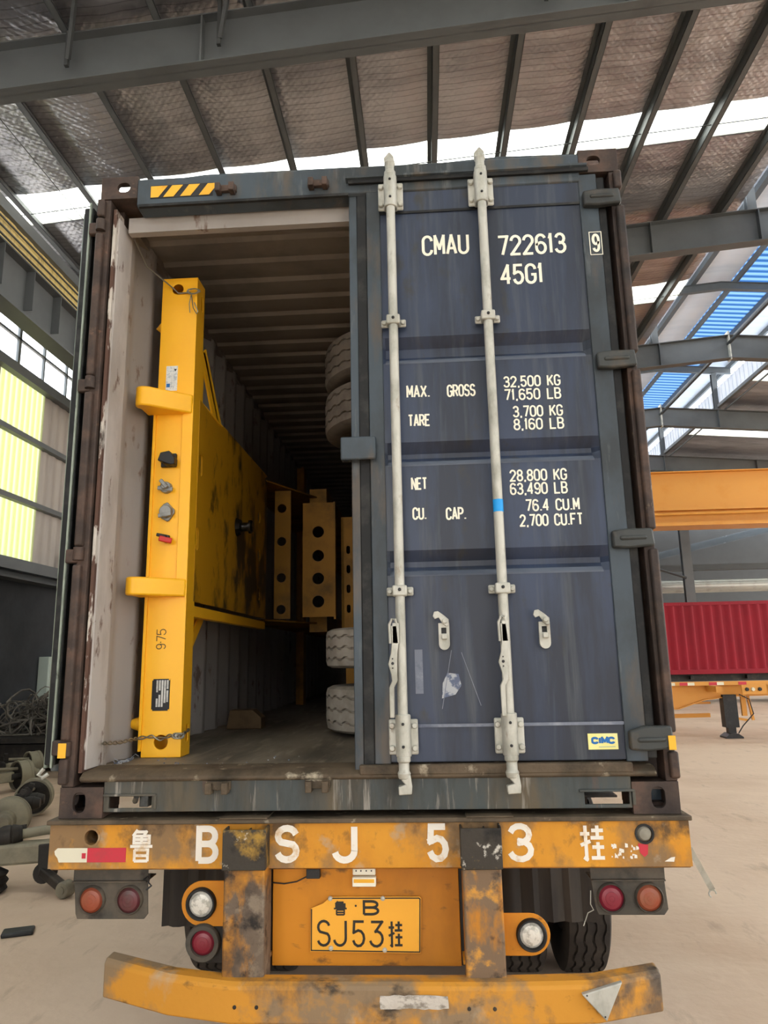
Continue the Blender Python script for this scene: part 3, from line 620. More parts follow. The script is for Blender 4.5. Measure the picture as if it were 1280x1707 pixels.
# ================================================================== THE NAVY CONTAINER
CB = 1.2
C = thing('shipping_container', 'navy blue high-cube shipping container with its left door open, on the orange trailer', 'container', (1.219, 6.1, CB))
W2, HT, LEN = 2.438, 2.896, 12.19; ZT = CB + HT
def casting(x0, y0, z0, top, right, rear=True):
    mb = MB(); w, d, h = .178, .162, .118; x1, y1, z1 = x0 + w, y0 + d, z0 + h; th = .022
    cx = x0 + (.08 if not right else w - .08)
    hole = stad(cx, z0 + (.06 if not top else .062), .052, .080) if not top else stad(cx + (.03 if not right else -.03), z0 + .06, .062, .05)
    if not rear: hole = stad(cx, z0 + .06, .05, .08)
    fy = (y0, y0 + th) if rear else (y1, y1 - th)
    mb.plate([(x0, z0), (x1, z0), (x1, z1), (x0, z1)], [hole], fy[0], fy[1], 'y')
    sx_ = (x0, x0 + th) if not right else (x1, x1 - th)
    mb.plate([(y0 + .0015, z0 + .0012), (y1 - .001, z0 + .0012), (y1 - .001, z1 - .0012), (y0 + .0015, z1 - .0012)], [stad(y0 + d / 2, z0 + .06, .08, .052)], sx_[0], sx_[1], 'x')
    oz = (z1 - th, z1) if top else (z0, z0 + th)
    mb.plate([(x0 + .0015, y0 + .0018), (x1 - .0015, y0 + .0018), (x1 - .0015, y1 - .0018), (x0 + .0015, y1 - .0018)], [stad(x0 + w / 2, y0 + d / 2, .12, .065)], oz[0], oz[1], 'z')
    if not top: mb.box(x0 + .003, x1 - .003, y0 + .01, y1, z1 - .03, z1 - .001)
    else: mb.box(x0 + .003, x1 - .003, y0 + .01, y1, z0 + .001, z0 + .012)
    if not right: mb.box(x1 - (.06 if not top else .012), x1, y0 + th, y1, z0 + th, z1 - .01)
    else: mb.box(x0, x0 + (.06 if not top else .012), y0 + th, y1, z0 + th, z1 - .01)
    return mb.build('corner_casting', M['rust'], C, bevel=.0015)
for top in (0, 1):
    for right in (0, 1):
        for rear in (1, 0): casting(0 if not right else W2 - .178, 0 if rear else LEN - .162, CB if not top else ZT - .118, top, right, rear)
def part(nm, m, *boxes, bevel=0, parent=C):
    mb = MB()
    for b in boxes: mb.box(*b)
    return mb.build(nm, M[m], parent, bevel=bevel)
zA, zB = CB + .118, ZT - .118
# rear corner posts: outer channel, inner web, rusty inside edge
part('corner_post', 'rust', (0, .05, .004, .12, zA, zB), (.0, .075, .10, .16, zA, zB), bevel=.004)
part('corner_post', 'dark_rust', (W2 - .045, W2, .004, .12, zA, zB), (W2 - .10, W2, .10, .16, zA, zB), bevel=.004)
part('post_edge', 'peel', (.06, .0745, .02, .12, CB + .17, ZT - .16))
for s in (0, 1):   # door hinge bars standing on the posts, broken by the hinge lugs
    for z0, z1 in ((1.33, 1.43), (1.50, 2.22), (2.30, 3.00), (3.08, 3.79), (3.88, 3.97)):
        mb = MB(); x = .012 if not s else W2 - .012
        mb.box(x - .018, x + .018, -.022, .02, z0, z1); mb.build('hinge_bar', M['rust' if not s else 'dark_rust'], C, bevel=.009)
for z in (1.44, 2.24, 3.02, 3.81):
    mb = MB(); mb.lathe([(0, 0), (.022, 0), (.022, .055), (0, .055)], (.012, -.005, z), (0, 0, 1), 14); mb.build('hinge_lug', M['rust'], C)
mb = MB(); mb.box(-.004, .028, -.034, -.03, 1.435, 1.492); mb.build('reflective_tab', M['hazard_yellow'], C)
# header
mb = MB(); mb.prism([(.0, 3.94), (.012, 3.93), (.09, 3.93), (.12, 4.0), (.12, 4.07), (.0, 4.075)], .178, W2 - .178, 'x')
mb.build('door_header', M['navy_grey'], C, bevel=.004)
mb = MB(); mb.prism([(.2, 4.085), (.3, 4.088), (.5, 4.105), (1.2, 4.1), (1.6, 4.094), (1.9, 4.11), (2.25, 4.10), (2.25, 4.07), (.2, 4.07)], .03, .05); mb.build('header_plate', M['navy_grey'], C)
part('header_liner', 'inner', (.1, 2.34, .1, .14, 3.86, 3.94))
part('header_gasket', 'gasket', (.19, 1.19, -.006, .01, 3.925, 3.938))
mb = MB(); mb.box(.243, .545, -.002, 0.0, 3.968, 4.036); hz = mb.build('hazard_tape', M['black'], C)
for a in (.232, .306, .388, .478):
    mb = MB(); s0 = max(a, .245); mb.add([(s0, -.004, 3.972), (max(a + .05, .25), -.004, 3.972), (a + .095, -.004, 4.032), (a + .042 if a > .25 else .245, -.004, 4.032)], [(0, 1, 2, 3)]); mb.build('stripe', M['hazard_yellow'], hz)
def keeper(x, z, m='rust'):
    mb = MB(); mb.box(x - .045, x - .02, -.045, 0, z - .022, z + .02); mb.box(x + .02, x + .045, -.045, 0, z - .022, z + .02); mb.box(x - .05, x + .05, -.02, .001, z - .01, z + .022)
    return mb.build('cam_keeper', M[m], C, bevel=.003)
keeper(.61, 3.985); keeper(1.05, 3.985); keeper(.648, 1.315, 'lip'); keeper(1.045, 1.318, 'lip')
# sill with pocket openings
mb = MB(); mb.plate([(.178, 1.222), (W2 - .178, 1.222), (W2 - .178, 1.345), (.178, 1.345)], [[(.2, 1.236), (.375, 1.236), (.375, 1.282), (.2, 1.282)], [(2.08, 1.236), (2.25, 1.236), (2.25, 1.282), (2.08, 1.282)]], 0.004, .02, 'y')
mb.box(.40, 2.06, .02, .15, 1.23, 1.34); mb.build('door_sill', M['sill'], C, bevel=.003)
for a, b in ((.19, .385), (2.07, 2.26)):
    mb = MB(); mb.box(a - .01, b + .01, -.006, .01, 1.283, 1.292); mb.box(b, b + .012, -.004, .01, 1.234, 1.29); mb.build('pocket_rim', M['sill'], C, bevel=.002)
mb = MB(); mb.prism([(-.010, 1.345), (-.010, 1.356), (.02, 1.374), (.17, 1.380), (.17, 1.34), (0, 1.338)], .08, W2 - .08, 'x'); mb.build('sill_lip', M['lip'], C, bevel=.004)
# floor, walls, roof
part('plywood_floor', 'ply', (.05, W2 - .05, .15, LEN - .06, 1.33, 1.37))
mb = MB()
for k in range(28): y = .5 + k * .42; mb.box(.1, W2 - .1, y, y + .05, 1.21, 1.33)
mb.build('floor_cross_member', M['steel_dark'], C)
def corr(x_in, x_out, y0, y1, p=.278):
    pts = []; y = y0
    while y + p <= y1: pts += [(x_in, y), (x_in, y + p * .25), (x_out, y + p * .5), (x_out, y + p * .75)]; y += p
    pts.append((x_in, y)); return pts
def loft_wall(side):
    mb = MB(); s = 1 if side else -1
    xi = (.078 if not side else W2 - .078); xo = (.036 if not side else W2 - .036)
    a = corr(xi, xo, .17, LEN - .1); off = -.004 if not side else .004
    b = [(x + off, y) for x, y in a][::-1]
    mb.prism(a + b, 1.30, 3.99, 'z'); return mb
loft_wall(0).build('side_wall', M['inner'], C); loft_wall(1).build('side_wall', M['inner'], C)
part('side_wall_edge', 'inner_edge', (.0745, .082, .04, .19, 1.38, 3.90))
part('bottom_side_rail', 'navy_grey', (0, .06, .16, LEN - .16, 1.215, 1.33)); part('bottom_side_rail', 'navy_grey', (W2 - .06, W2, .16, LEN - .16, 1.215, 1.33))
part('top_side_rail', 'inner_roof', (.01, .07, .16, LEN - .16, 3.97, 4.05)); part('top_side_rail', 'inner_roof', (W2 - .07, W2 - .01, .16, LEN - .16, 3.97, 4.05))
pts = []; y = .14
while y + .209 <= LEN - .1: pts += [(y, 4.02), (y + .07, 4.02), (y + .09, 4.0), (y + .19, 4.0)]; y += .209
pts.append((y, 4.02)); mb = MB(); mb.prism(pts + [(q[0], q[1] + .004) for q in pts[::-1]], .05, W2 - .05, 'x'); mb.build('roof_sheet', M['inner_roof'], C)
part('front_wall', 'inner', (.03, W2 - .03, LEN - .09, LEN - .05, 1.3, 4.0))
# wall lashing ring and scars
for k in range(26):
    z = 1.45 + k * .095 + random.uniform(-.03, .03); 
# ---- the closed right door
D = MB()
RX0, RX1 = 1.335, 2.253
def prof_pts():
    y0, yr = .012, .048
    P = [(y0, 1.40), (y0, 1.532), (y0 + .004, 1.538)]
    for z0, z1 in ((2.14, 2.244), (2.615, 2.717), (3.085, 3.207)):
        P += [(y0, z0), (yr, z0 + .036), (yr, z1 - .045), (y0, z1)]
    P += [(y0, 3.826), (y0 - .004, 3.832), (y0 - .004, 3.965)]
    return P
pp = prof_pts(); vs = []; fs = []
xs = [RX0 - .002, RX0 + .012, RX1 - .03, RX1 + .002]
for k, x in enumerate(xs):
    for (y, z) in pp: vs.append((x, .012 if k in (0, 3) and y > .02 else y, z))
n = len(pp)
for k in range(3):
    for i in range(n - 1): fs.append((k * n + i, (k + 1) * n + i, (k + 1) * n + i + 1, k * n + i + 1))
D.add(vs, fs)
back = [(x, .062, z) for x in (RX0, RX1) for z in (1.39, 3.97)]; D.add(back, [(0, 2, 3, 1)])
door = D.build('right_door', M['navy'], C, smooth=20, fix=False)
part('door_stile', 'navy_grey', (1.272, RX0 + .001, .002, .06, 1.392, 3.972), parent=door, bevel=.004)
part('door_edge_gasket', 'gasket', (1.225, 1.274, .012, .05, 1.38, 3.985), parent=door, bevel=.006)
part('door_edge_gasket', 'navy_grey', (1.19, 1.228, .016, .05, 1.36, 3.985), parent=door, bevel=.004)
part('door_stile', 'navy_grey', (RX1 - .001, 2.335, .004, .06, 1.392, 3.972), parent=door, bevel=.004)
part('door_edge_gasket', 'gasket', (2.335, 2.375, .02, .05, 1.40, 3.965), parent=door, bevel=.006)
part('door_edge_gasket', 'gasket', (1.19, 2.30, -.016, .0, 3.978, 4.0), parent=door, bevel=.004)
mb = MB(); mb.prism([(-.026, 4.0), (-.026, 4.010), (.0, 4.022), (.0, 3.99)], 1.18, 2.29, 'x'); mb.build('drip_strip', M['navy_grey'], door)
part('door_bottom_gasket', 'lip', (1.21, 2.27, -.012, .03, 1.352, 1.392), parent=door, bevel=.007)
mb = MB(); mb.box(RX0, RX1, .0065, .0085, 3.822, 3.834); mb.build('seam', M['gasket'], door)
mb = MB(); mb.box(RX0, RX1, .0045, .0115, 1.530, 1.542); mb.build('seam', M['scuff'], door)
for z0 in (2.14, 2.615, 3.085):
    mb = MB(); mb.add([(RX0 + .012, .0105, z0 - .006), (RX1 - .028, .0105, z0 - .006), (RX1 - .028, .0105, z0), (RX0 + .012, .0105, z0), (RX1 - .03, .028, z0 + .018), (RX0 + .014, .028, z0 + .018)], [(0, 1, 2, 3), (3, 2, 4, 5)])
    mb.build('dusty_trough_edge', M['dust_edge'], door, fix=False)
# folded lock plate on the edge
mb = MB(); mb.box(1.148, 1.30, -.035, -.022, 2.636, 2.738); mb.box(1.148, 1.19, -.022, .03, 2.64, 2.734); mb.build('lock_plate', M['navy_grey'], door, bevel=.008)
# hinge blades
for z in (1.472, 2.262, 3.045, 3.83):
    mb = MB(); big = .012 if z < 1.6 else 0
    mb.prism([(2.262, z - .035), (2.262, z + .035), (2.32, z + .042 + big), (2.425, z + .042 + big), (2.432, z - .03), (2.33, z - .040)], -.03, .004)
    mb.prism([(2.29, z - .008), (2.29, z + .012), (2.40, z + .014), (2.40, z - .006)], -.037, -.02)
    mb.build('hinge', M['hinge'], door, bevel=.01)
mb = MB(); mb.box(2.405, 2.432, -.037, -.032, 1.438, 1.49); mb.build('reflective_tab', M['hazard_yellow'], door)
# locking bars with cams, guides, brackets and handles
for bi, bx in enumerate((1.388, 1.803)):
    yb = -.045
    mb = MB(); mb.tube([(bx, yb, 1.42), (bx, yb, 3.86)], .0205, 14); mb.build('locking_bar', M['zinc'], door)
    for z0, z1, up in ((1.425, 1.585, 0), (3.82, 3.985, 1)):
        mb = MB()
        x2 = .058; mb.box(bx - x2, bx + x2, -.02, -.008, z0 + .005, z1 - .02)
        mb.build('bar_bracket', M['zinc'], door, bevel=.01)
        mb = MB(); mb.lathe([(.0, 0), (.030, 0), (.030, z1 - z0), (0, z1 - z0)], (bx, yb + .004, z0), (0, 0, 1), 16)
        mb.box(bx - .03, bx + .03, yb, -.01, z0, z1 - .004); mb.build('bar_sleeve', M['zinc'], door, bevel=.004)
        for sx_ in (-1, 1):
            for zz in (z0 + .03, z1 - .045): mb = MB(); bolt(mb, (bx + sx_ * .045, -.02, zz), (0, -1, 0), .013, .012); mb.build('bolt', M['zinc'], door)
        for zz in (z0 + .04, z1 - .035): mb = MB(); bolt(mb, (bx, yb - .025, zz), (0, -1, 0), .006, .006); mb.build('bolt', M['black'], door)
        s = 1 if up else -1; ze = z1 if up else z0
        mb = MB()
        mb.lathe([(0, 0), (.027, 0), (.027, .02), (.021, .026), (.021, .055), (.026, .065), (.022, .085), (.0, .09)], (bx, yb, ze - s * .005), (0, 0, s), 14)
        if up: mb.prism([(bx - .024, 4.045), (bx + .022, 4.05), (bx + .02, 4.075), (bx + .004, 4.098), (bx - .004, 4.098), (bx - .026, 4.07)], yb - .016, yb + .016)
        else: mb.prism([(bx - .012, 1.36), (bx + .024, 1.36), (bx + .03, 1.315), (bx + .028, 1.29), (bx - .022, 1.287), (bx - .024, 1.318), (bx + .004, 1.325), (bx - .01, 1.34)], yb - .018, yb + .018)
        mb.build('cam', M['zinc'], door, bevel=.004)
    for z in (2.07, 3.26):
        mb = MB(); mb.box(bx - .055, bx + .055, -.022, -.008, z - .018, z + .018); mb.box(bx - .03, bx + .03, -.07, -.022, z - .022, z + .022); mb.build('bar_guide', M['zinc'], door, bevel=.006)
        for sx_ in (-1, 1): mb = MB(); bolt(mb, (bx + sx_ * .042, -.022, z), (0, -1, 0), .011, .01); mb.build('bolt', M['zinc'], door)
        mb = MB(); bolt(mb, (bx, -.07, z + .004), (0, -1, 0), .007, .006); mb.build('bolt', M['black'], door)
    # handle hub and flattened handle hanging at the bar
    hx = bx - (.026 if bi == 0 else .008); yy = -.075
    mb = MB(); mb.tube([(hx - .016, yy, 1.86), (hx - .018, yy, 1.935), (hx - .008, yy, 1.955), (hx + .006, yy - .004, 1.955), (hx + .01, yy, 1.93)], .0055, 8); mb.box(hx - .006, hx + .02, yy - .006, yy + .05, 1.86, 1.94); mb.build('handle_hub', M['zinc'], door, bevel=.003)
    mb = MB()
    P = [(0, 1.93), (.004, 1.86), (-.002, 1.82), (-.008, 1.78), (-.003, 1.74), (-.001, 1.715), (-.014, 1.69), (-.014, 1.575)]
    H = [.012, .014, .013, .018, .012, .011, .010, .009]
    L = [(hx + a - h, z) for (a, z), h in zip(P, H)]; R = [(hx + a + h, z) for (a, z), h in zip(P, H)]
    mb.prism(L + R[::-1], yy - .006, yy + .008); mb.build('handle', M['zinc'], door, bevel=.003)
    for zz, rr in ((1.80, .003), (1.782, .006), (1.764, .003)): mb = MB(); mb.lathe([(0, .002), (rr, .002), (rr, 0)], (hx - .008, yy - .0065, zz), (0, -1, 0), 10); mb.build('handle_hole', M['black'], door)
# handle retainers
for cx, zt in ((1.562, 1.958), (1.965, 1.955)):
    mb = MB(); mb.plate([(cx - .022, zt - .02), (cx + .022, zt - .02)][::-1] + arc(cx, zt - .105, .022, .022, 180, 360, 8), [[(cx - .011, zt - .062), (cx + .010, zt - .062), (cx + .010, zt - .038), (cx - .011, zt - .038)]], -.02, .002, 'y'); mb.build('handle_retainer', M['zinc'], door)
    mb = MB(); mb.box(cx - .011, cx + .012, -.04, -.02, zt - .085, zt - .064); mb.build('retainer_tongue', M['zinc'], door, bevel=.003)
    mb = MB(); mb.prism([(cx + .02, zt - .03), (cx + .02, zt - .006), (cx, zt + .012), (cx - .022, zt + .028), (cx - .038, zt + .026), (cx - .044, zt + .008), (cx - .036, zt - .004), (cx - .02, zt + .002), (cx - .004, zt - .024), (cx + .01, zt - .034)], -.032, -.02)
    bolt(mb, (cx + .004, -.032, zt - .012), (0, -1, 0), .012, .008); mb.build('retainer_hook', M['zinc'], door, bevel=.002)
    mb = MB(); mb.box(cx - .011, cx + .010, .0, .003, zt - .062, zt - .038); mb.build('retainer_slot', M['black'], door)
mb = MB(); mb.tube([(1.8035, -.045, 2.385), (1.8035, -.045, 2.437)], .0215, 14); mb.build('blue_tape', M['tape_blue'], door)
# lettering
def FD(y): return lambda a, b: (a, y, b)
TX = [('CMAU', 1.525, 1.741, 3.600, .104, .0128), ('722613', 1.868, 2.178, 3.580, .104, .0128), ('9', 2.290, 2.326, 3.572, .092, .012), ('45G1', 1.874, 2.066, 3.436, .102, .0128),
      ('MAX.', 1.436, 1.54, 2.918, .058, .0078), ('GROSS', 1.613, 1.738, 2.915, .058, .0078), ('32,500 KG', 1.860, 2.107, 2.948, .053, .0073), ('71,650 LB', 1.860, 2.106, 2.888, .053, .0073),
      ('TARE', 1.439, 1.537, 2.786, .056, .0078), ('3,700 KG', 1.893, 2.108, 2.810, .053, .0073), ('8,160 LB', 1.893, 2.109, 2.752, .053, .0073),
      ('NET', 1.445, 1.515, 2.503, .055, .0078), ('28,800 KG', 1.864, 2.105, 2.525, .053, .0073), ('63,490 LB', 1.862, 2.104, 2.467, .053, .0073),
      ('CU.', 1.447, 1.508, 2.373, .055, .0078), ('CAP.', 1.588, 1.675, 2.368, .055, .0078), ('76.4 CU.M', 1.922, 2.148, 2.394, .053, .0073), ('2,700 CU.FT', 1.895, 2.158, 2.330, .053, .0073)]
for s, a, b, z, h, st in TX:
    mb = MB(); text(mb, s, a, b, z, h, st, FD(.0008 if a > 2.25 else .0095)); o = mb.build('lettering', M['letter'], door, fix=False)
mb = MB(); 
for q in ([(2.281, 3.560), (2.334, 3.560), (2.334, 3.672), (2.281, 3.672), (2.281, 3.560)],): ribbon(mb, q, .0018, FD(.0008))
mb.build('lettering_frame', M['letter'], door, fix=False)
st_ = part('maker_sticker', 'sticker', (2.110, 2.225, .009, .0125, 1.437, 1.497), parent=door)
# the sticker's blue word stands on its face
mb = MB(); text(mb, 'CIMC', 2.122, 2.214, 1.457, .028, .0085, FD(.0084), gap=.3); mb.box(2.150, 2.214, .0082, .0086, 1.446, 1.4475); mb.build('sticker_word', M['sticker_blue'], door, fix=False)
part('tape_residue', 'scuff', (1.440, 1.472, .0095, .0115, 1.660, 1.835), parent=door)
mb = MB(); mb.add([(1.545, .011, 1.64), (1.60, .011, 1.655), (1.625, .011, 1.69), (1.615, .011, 1.735), (1.57, .011, 1.74), (1.55, .011, 1.70)], [(0, 1, 2, 3, 4, 5)]); mb.build('scuff_mark', M['scuff_white'], door, fix=False)
mb = MB()
for a, b in (((1.545, 1.60), (1.59, 1.83)), ((1.63, 1.82), (1.70, 1.61))): ribbon(mb, [a, b], .0014, FD(.0108))
mb.build('scratch', M['scuff'], door, fix=False)
# ---- the open left door folded back along the container's side
mb = MB(); mb.box(-.088, -.032, .075, 1.25, 1.37, 3.97)
ld = mb.build('left_door', M['navy_grey'], C, bevel=.006)
part('door_rim', 'gasket_rim', (-.108, -.092, .055, .09, 1.385, 3.95), parent=ld, bevel=.005)
part('door_edge_gasket', 'gasket', (-.092, -.045, .03, .075, 1.40, 3.96), parent=ld, bevel=.006)
part('door_rim', 'gasket_rim', (-.062, -.052, .018, .035, 1.39, 3.98), parent=ld, bevel=.003)
for x in (-.107,):
    mb = MB(); mb.tube([(x, .62, 1.30), (x, .62, 4.05)], .018, 10); mb.build('locking_bar', M['zinc'], ld)
for z in (1.47, 2.26, 3.04, 3.83): mb = MB(); mb.prism([(-.05, z - .03), (-.05, z + .03), (.01, z + .03), (.01, z - .03)], .0, .03); mb.build('hinge', M['rust'], ld, bevel=.006)
mb = MB(); mb.tube([(-.1, .05, 1.385), (-.12, .045, 1.36), (-.10, .04, 1.35), (-.08, .05, 1.365)], .008, 8); mb.build('door_hook', M['zinc'], ld)

# ================================================================== CARGO INSIDE THE CONTAINER
FZ = 1.371
T = thing('gooseneck_chassis', 'bright yellow trailer gooseneck chassis standing on its side inside the container', 'trailer chassis', (.24, .5, FZ))
def tp(nm, m, *boxes, bevel=0, parent=None):
    mb = MB()
    for b in boxes: mb.box(*b)
    return mb.build(nm, M[m], parent or T, bevel=bevel)
# front bolster: hollow box with real holes
mb = MB()
bx0, bx1, by0, by1, bz0, bz1 = .145, .335, .45, .575, FZ + .001, 3.812
mb.plate([(bx0, bz0), (bx1, bz0), (bx1, bz1), (bx0, bz1)], [circ(.228, 3.748, .030), circ(.238, 1.44, .033)], by0, by0 + .008, 'y')
mb.plate([(by0 + .001, bz0 + .001), (by1 - .001, bz0 + .001), (by1 - .001, bz1 - .001), (by0 + .001, bz1 - .001)], [stad(.53, 1.475, .03, .085), stad(.535, 3.70, .03, .09)], bx1 - .008, bx1, 'x')
e = .0006; mb.box(bx0 + e, bx0 + .008, by0 + e, by1 - e, bz0 + e, bz1 - e); mb.box(bx0 + e, bx1 - e, by1 - .008, by1, bz0 + e, bz1 - e); mb.box(bx0 + e, bx1 - e, by0 + e, by1 - .002, bz1 - .008, bz1); mb.box(bx0 + e, bx1 - e, by0 + e, by1 - .002, bz0, bz0 + .008)
mb.build('front_bolster', M['yellow'], T, bevel=.002)
tp('bolster_flange', 'yellow', (.132, .146, .44, .60, 1.40, 3.16), bevel=.002)
# raised right strip of the middle section with slanted ends
mb = MB(); mb.prism([(.283, 2.17), (.338, 2.10), (.338, 3.10), (.283, 3.04)], .438, .452); mb.build('stiffening_strip', M['yellow'], T, bevel=.002)
for z0, z1, nm in ((3.045, 3.145, 'a'), (2.115, 2.2, 'b')):
    mb = MB(); P = [(.335, .452), (.335, .435), (.29, .40), (.165, .30)] + arc(.125, .325, .038, .04, -60, -230, 6) + [(.10, .452)]
    mb.prism(P, z0, z1, 'z'); mb.build('side_lug', M['yellow'], T, bevel=.008)
mb = MB(); mb.lathe([(0, .0), (.012, .01), (.028, .05), (.03, .06), (.034, .065), (.034, .10), (.0, .10)], (.045, .50, 1.52), (1, 0, 0), 16); mb.build('twist_lock', M['yellow'], T)
mb = MB(); mb.lathe([(0, .0), (.028, .03), (.03, .05), (.0, .05)], (.10, .50, 3.55), (1, 0, 0), 14); mb.build('twist_lock', M['yellow'], T)
# stickers, data plate, handwriting
s_ = tp('warning_label', 'label_white', (.186, .246, .4475, .4495, 3.176, 3.312))
mb = MB(); mb.box(.190, .208, .4465, .448, 3.195, 3.215); mb.build('label_print', M['sticker_blue'], s_)
mb = MB(); mb.add([(.226, .447, 3.295), (.242, .447, 3.295), (.234, .447, 3.28)], [(0, 1, 2)]); mb.box(.215, .2155, .4468, .4475, 3.19, 3.27); mb.box(.224, .2245, .4468, .4475, 3.185, 3.27); mb.box(.233, .2335, .4468, .4475, 3.20, 3.26); mb.build('label_print', M['black'], s_)
dp = tp('data_plate', 'data_plate', (.186, .272, .4475, .4495, 1.582, 1.728))
mb = MB()
for i, segs in enumerate((((1.60, 1.638), (1.667, 1.722)), ((1.60, 1.655), (1.675, 1.722)), ((1.60, 1.722),), ((1.618, 1.722),), ((1.622, 1.675), (1.682, 1.722)))):
    for a, b in segs: x = .207 + i * .0125; mb.box(x, x + .0085, .4465, .4475, a, b)
mb.build('data_field', M['data_silver'], dp)
for x in (.188, .270):
    for z in (1.585, 1.725): mb = MB(); bolt(mb, (x, .4475, z), (0, -1, 0), .004, .003); mb.build('rivet', M['yellow'], dp)
mb = MB()
def FR(cx, cz): return lambda a, b: (cx - b, .4485, cz + a)   # text turned a quarter left
for nm, z, w in (('9', 1.868, .022), ('7', 1.905, .024), ('5', 1.935, .026)):
    f = FR(.232, z)
    for pl in G[nm]: ribbon(mb, [(a * w, b * .044 - .01) for a, b in pl], .0018, f)
ribbon(mb, [(0, 0), (.005, 0)], .0024, FR(.218, 1.897)); mb.build('handwriting', M['plate_ink'], T, fix=False)
# electric and air couplings
k = MB(); k.lathe([(0, .06), (.028, .055), (.034, .03), (.034, 0)], (.227, .45, 2.80), (0, -1, 0), 18); k.box(.185, .262, .43, .45, 2.765, 2.835); k.prism([(.182, 2.79), (.195, 2.83), (.24, 2.838), (.268, 2.80), (.268, 2.768), (.25, 2.765)], .39, .44); k.build('seven_pin_socket', M['black'], T, bevel=.004)
k = MB(); k.lathe([(0, .05), (.014, .05), (.018, .03), (.028, .028), (.03, 0)], (.215, .45, 2.66), (0, -1, 0), 14); k.bar((.18, .42, 2.655), (.255, .42, 2.645), .016, .02); k.bar((.2, .40, 2.69), (.235, .40, 2.65), .02, .018); k.build('air_coupling', M['cast'], T, bevel=.003)
k = MB(); k.prism([(.205, 2.575), (.225, 2.585), (.262, 2.545), (.262, 2.53), (.235, 2.49), (.225, 2.488), (.195, 2.505), (.19, 2.555)], .435, .45); k.lathe([(0, .03), (.03, .03), (.034, 0)], (.224, .44, 2.535), (0, -1, 0), 18); k.bar((.19, .415, 2.512), (.255, .415, 2.522), .012, .02); k.build('brake_socket', M['cast'], T, bevel=.003)
k = MB(); k.lathe([(0, .05), (.016, .05), (.02, .0)], (.225, .45, 2.40), (0, -1, 0), 12); k.bar((.185, .42, 2.42), (.25, .42, 2.405), .014, .016); k.build('air_coupling', M['black'], T, bevel=.003)
k = MB(); k.bar((.205, .40, 2.398), (.262, .42, 2.385), .022, .026); k.build('red_coupling_cap', M['redplastic'], T, bevel=.004)
# coupler plate with kingpin, facing into the container
mb = MB(); PX = .337
mb.plate([(.55, 2.10), (2.15, 2.10), (2.15, 3.10), (2.02, 3.15), (1.0, 3.16), (.9, 3.13), (.55, 3.16)],
         [stad(.60, 2.815, .05, .12), stad(.575, 2.42, .05, .12), circ(1.93, 2.53, .045), circ(1.94, 2.255, .045), circ(1.92, 2.80, .045)], PX - .012, PX, 'x')
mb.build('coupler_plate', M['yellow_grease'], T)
mb = MB(); mb.lathe([(0, .10), (.03, .10), (.042, .09), (.042, .075), (.028, .07), (.028, .03), (.045, .025), (.06, 0)], (PX, 1.34, 2.62), (1, 0, 0), 18); mb.build('kingpin', M['grease'], T)
mb = MB(); mb.plate([(.57, 3.13), (.95, 3.13), (.64, 3.46), (.57, 3.46)], [[(.62, 3.17), (.80, 3.17), (.63, 3.36)]], PX - .02, PX - .01, 'x'); mb.bar((PX - .015, .63, 3.47), (PX - .015, .98, 3.12), .06, .01, (1, 0, 0)); mb.build('upper_gusset', M['yellow'], T)
mb = MB(); mb.prism([(.57, 2.04), (.95, 2.04), (.63, 1.77), (.57, 1.72)], PX - .12, PX - .11, 'x'); mb.bar((PX - .09, .62, 1.745), (PX - .09, .97, 2.05), .06, .01, (1, 0, 0)); mb.build('lower_gusset', M['yellow'], T)
for z, s in ((2.075, -1), (3.15, 1)):
    mb = MB(); mb.box(.14, PX - .012, .575, 2.16, z - .006, z + .006); mb.box(PX - .05, PX - .003, .57, 2.16, z - .05 if s < 0 else z, z if s < 0 else z + .012); mb.build('side_web', M['yellow'], T, bevel=.002)
# beam dropping behind the coupler plate, deeper main frame with holed cross plates
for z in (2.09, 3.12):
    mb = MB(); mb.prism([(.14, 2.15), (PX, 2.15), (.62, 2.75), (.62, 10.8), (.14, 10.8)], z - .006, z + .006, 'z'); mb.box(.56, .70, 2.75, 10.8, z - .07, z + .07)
    mb.build('main_beam', M['yellow_shaded'], T)
mb = MB(); mb.plate([(.345, 2.11), (.47, 2.11), (.47, 3.10), (.345, 3.10)], [circ(.40, 2.42, .035), circ(.40, 2.70, .035), circ(.40, 2.18, .035), circ(.40, 2.96, .035)], 2.40, 2.41, 'y'); mb.build('holed_plate', M['yellow_shaded'], T)
mb = MB(); mb.plate([(.56, 2.12), (.80, 2.12), (.80, 3.0), (.56, 3.0)], [circ(.68, 2.235, .045), circ(.68, 2.41, .045), circ(.68, 2.585, .045), circ(.68, 2.77, .045)], 2.42, 2.43, 'y'); mb.box(.80, .815, 2.40, 2.46, 2.10, 3.0); mb.build('holed_plate', M['yellow_shaded'], T)
mb = MB(); mb.box(.17, .25, 4.3, 4.42, FZ + .001, 3.80); mb.box(.22, .255, 4.24, 4.3, FZ + .001, 3.80); mb.build('mid_bolster', M['yellow_shaded'], T)
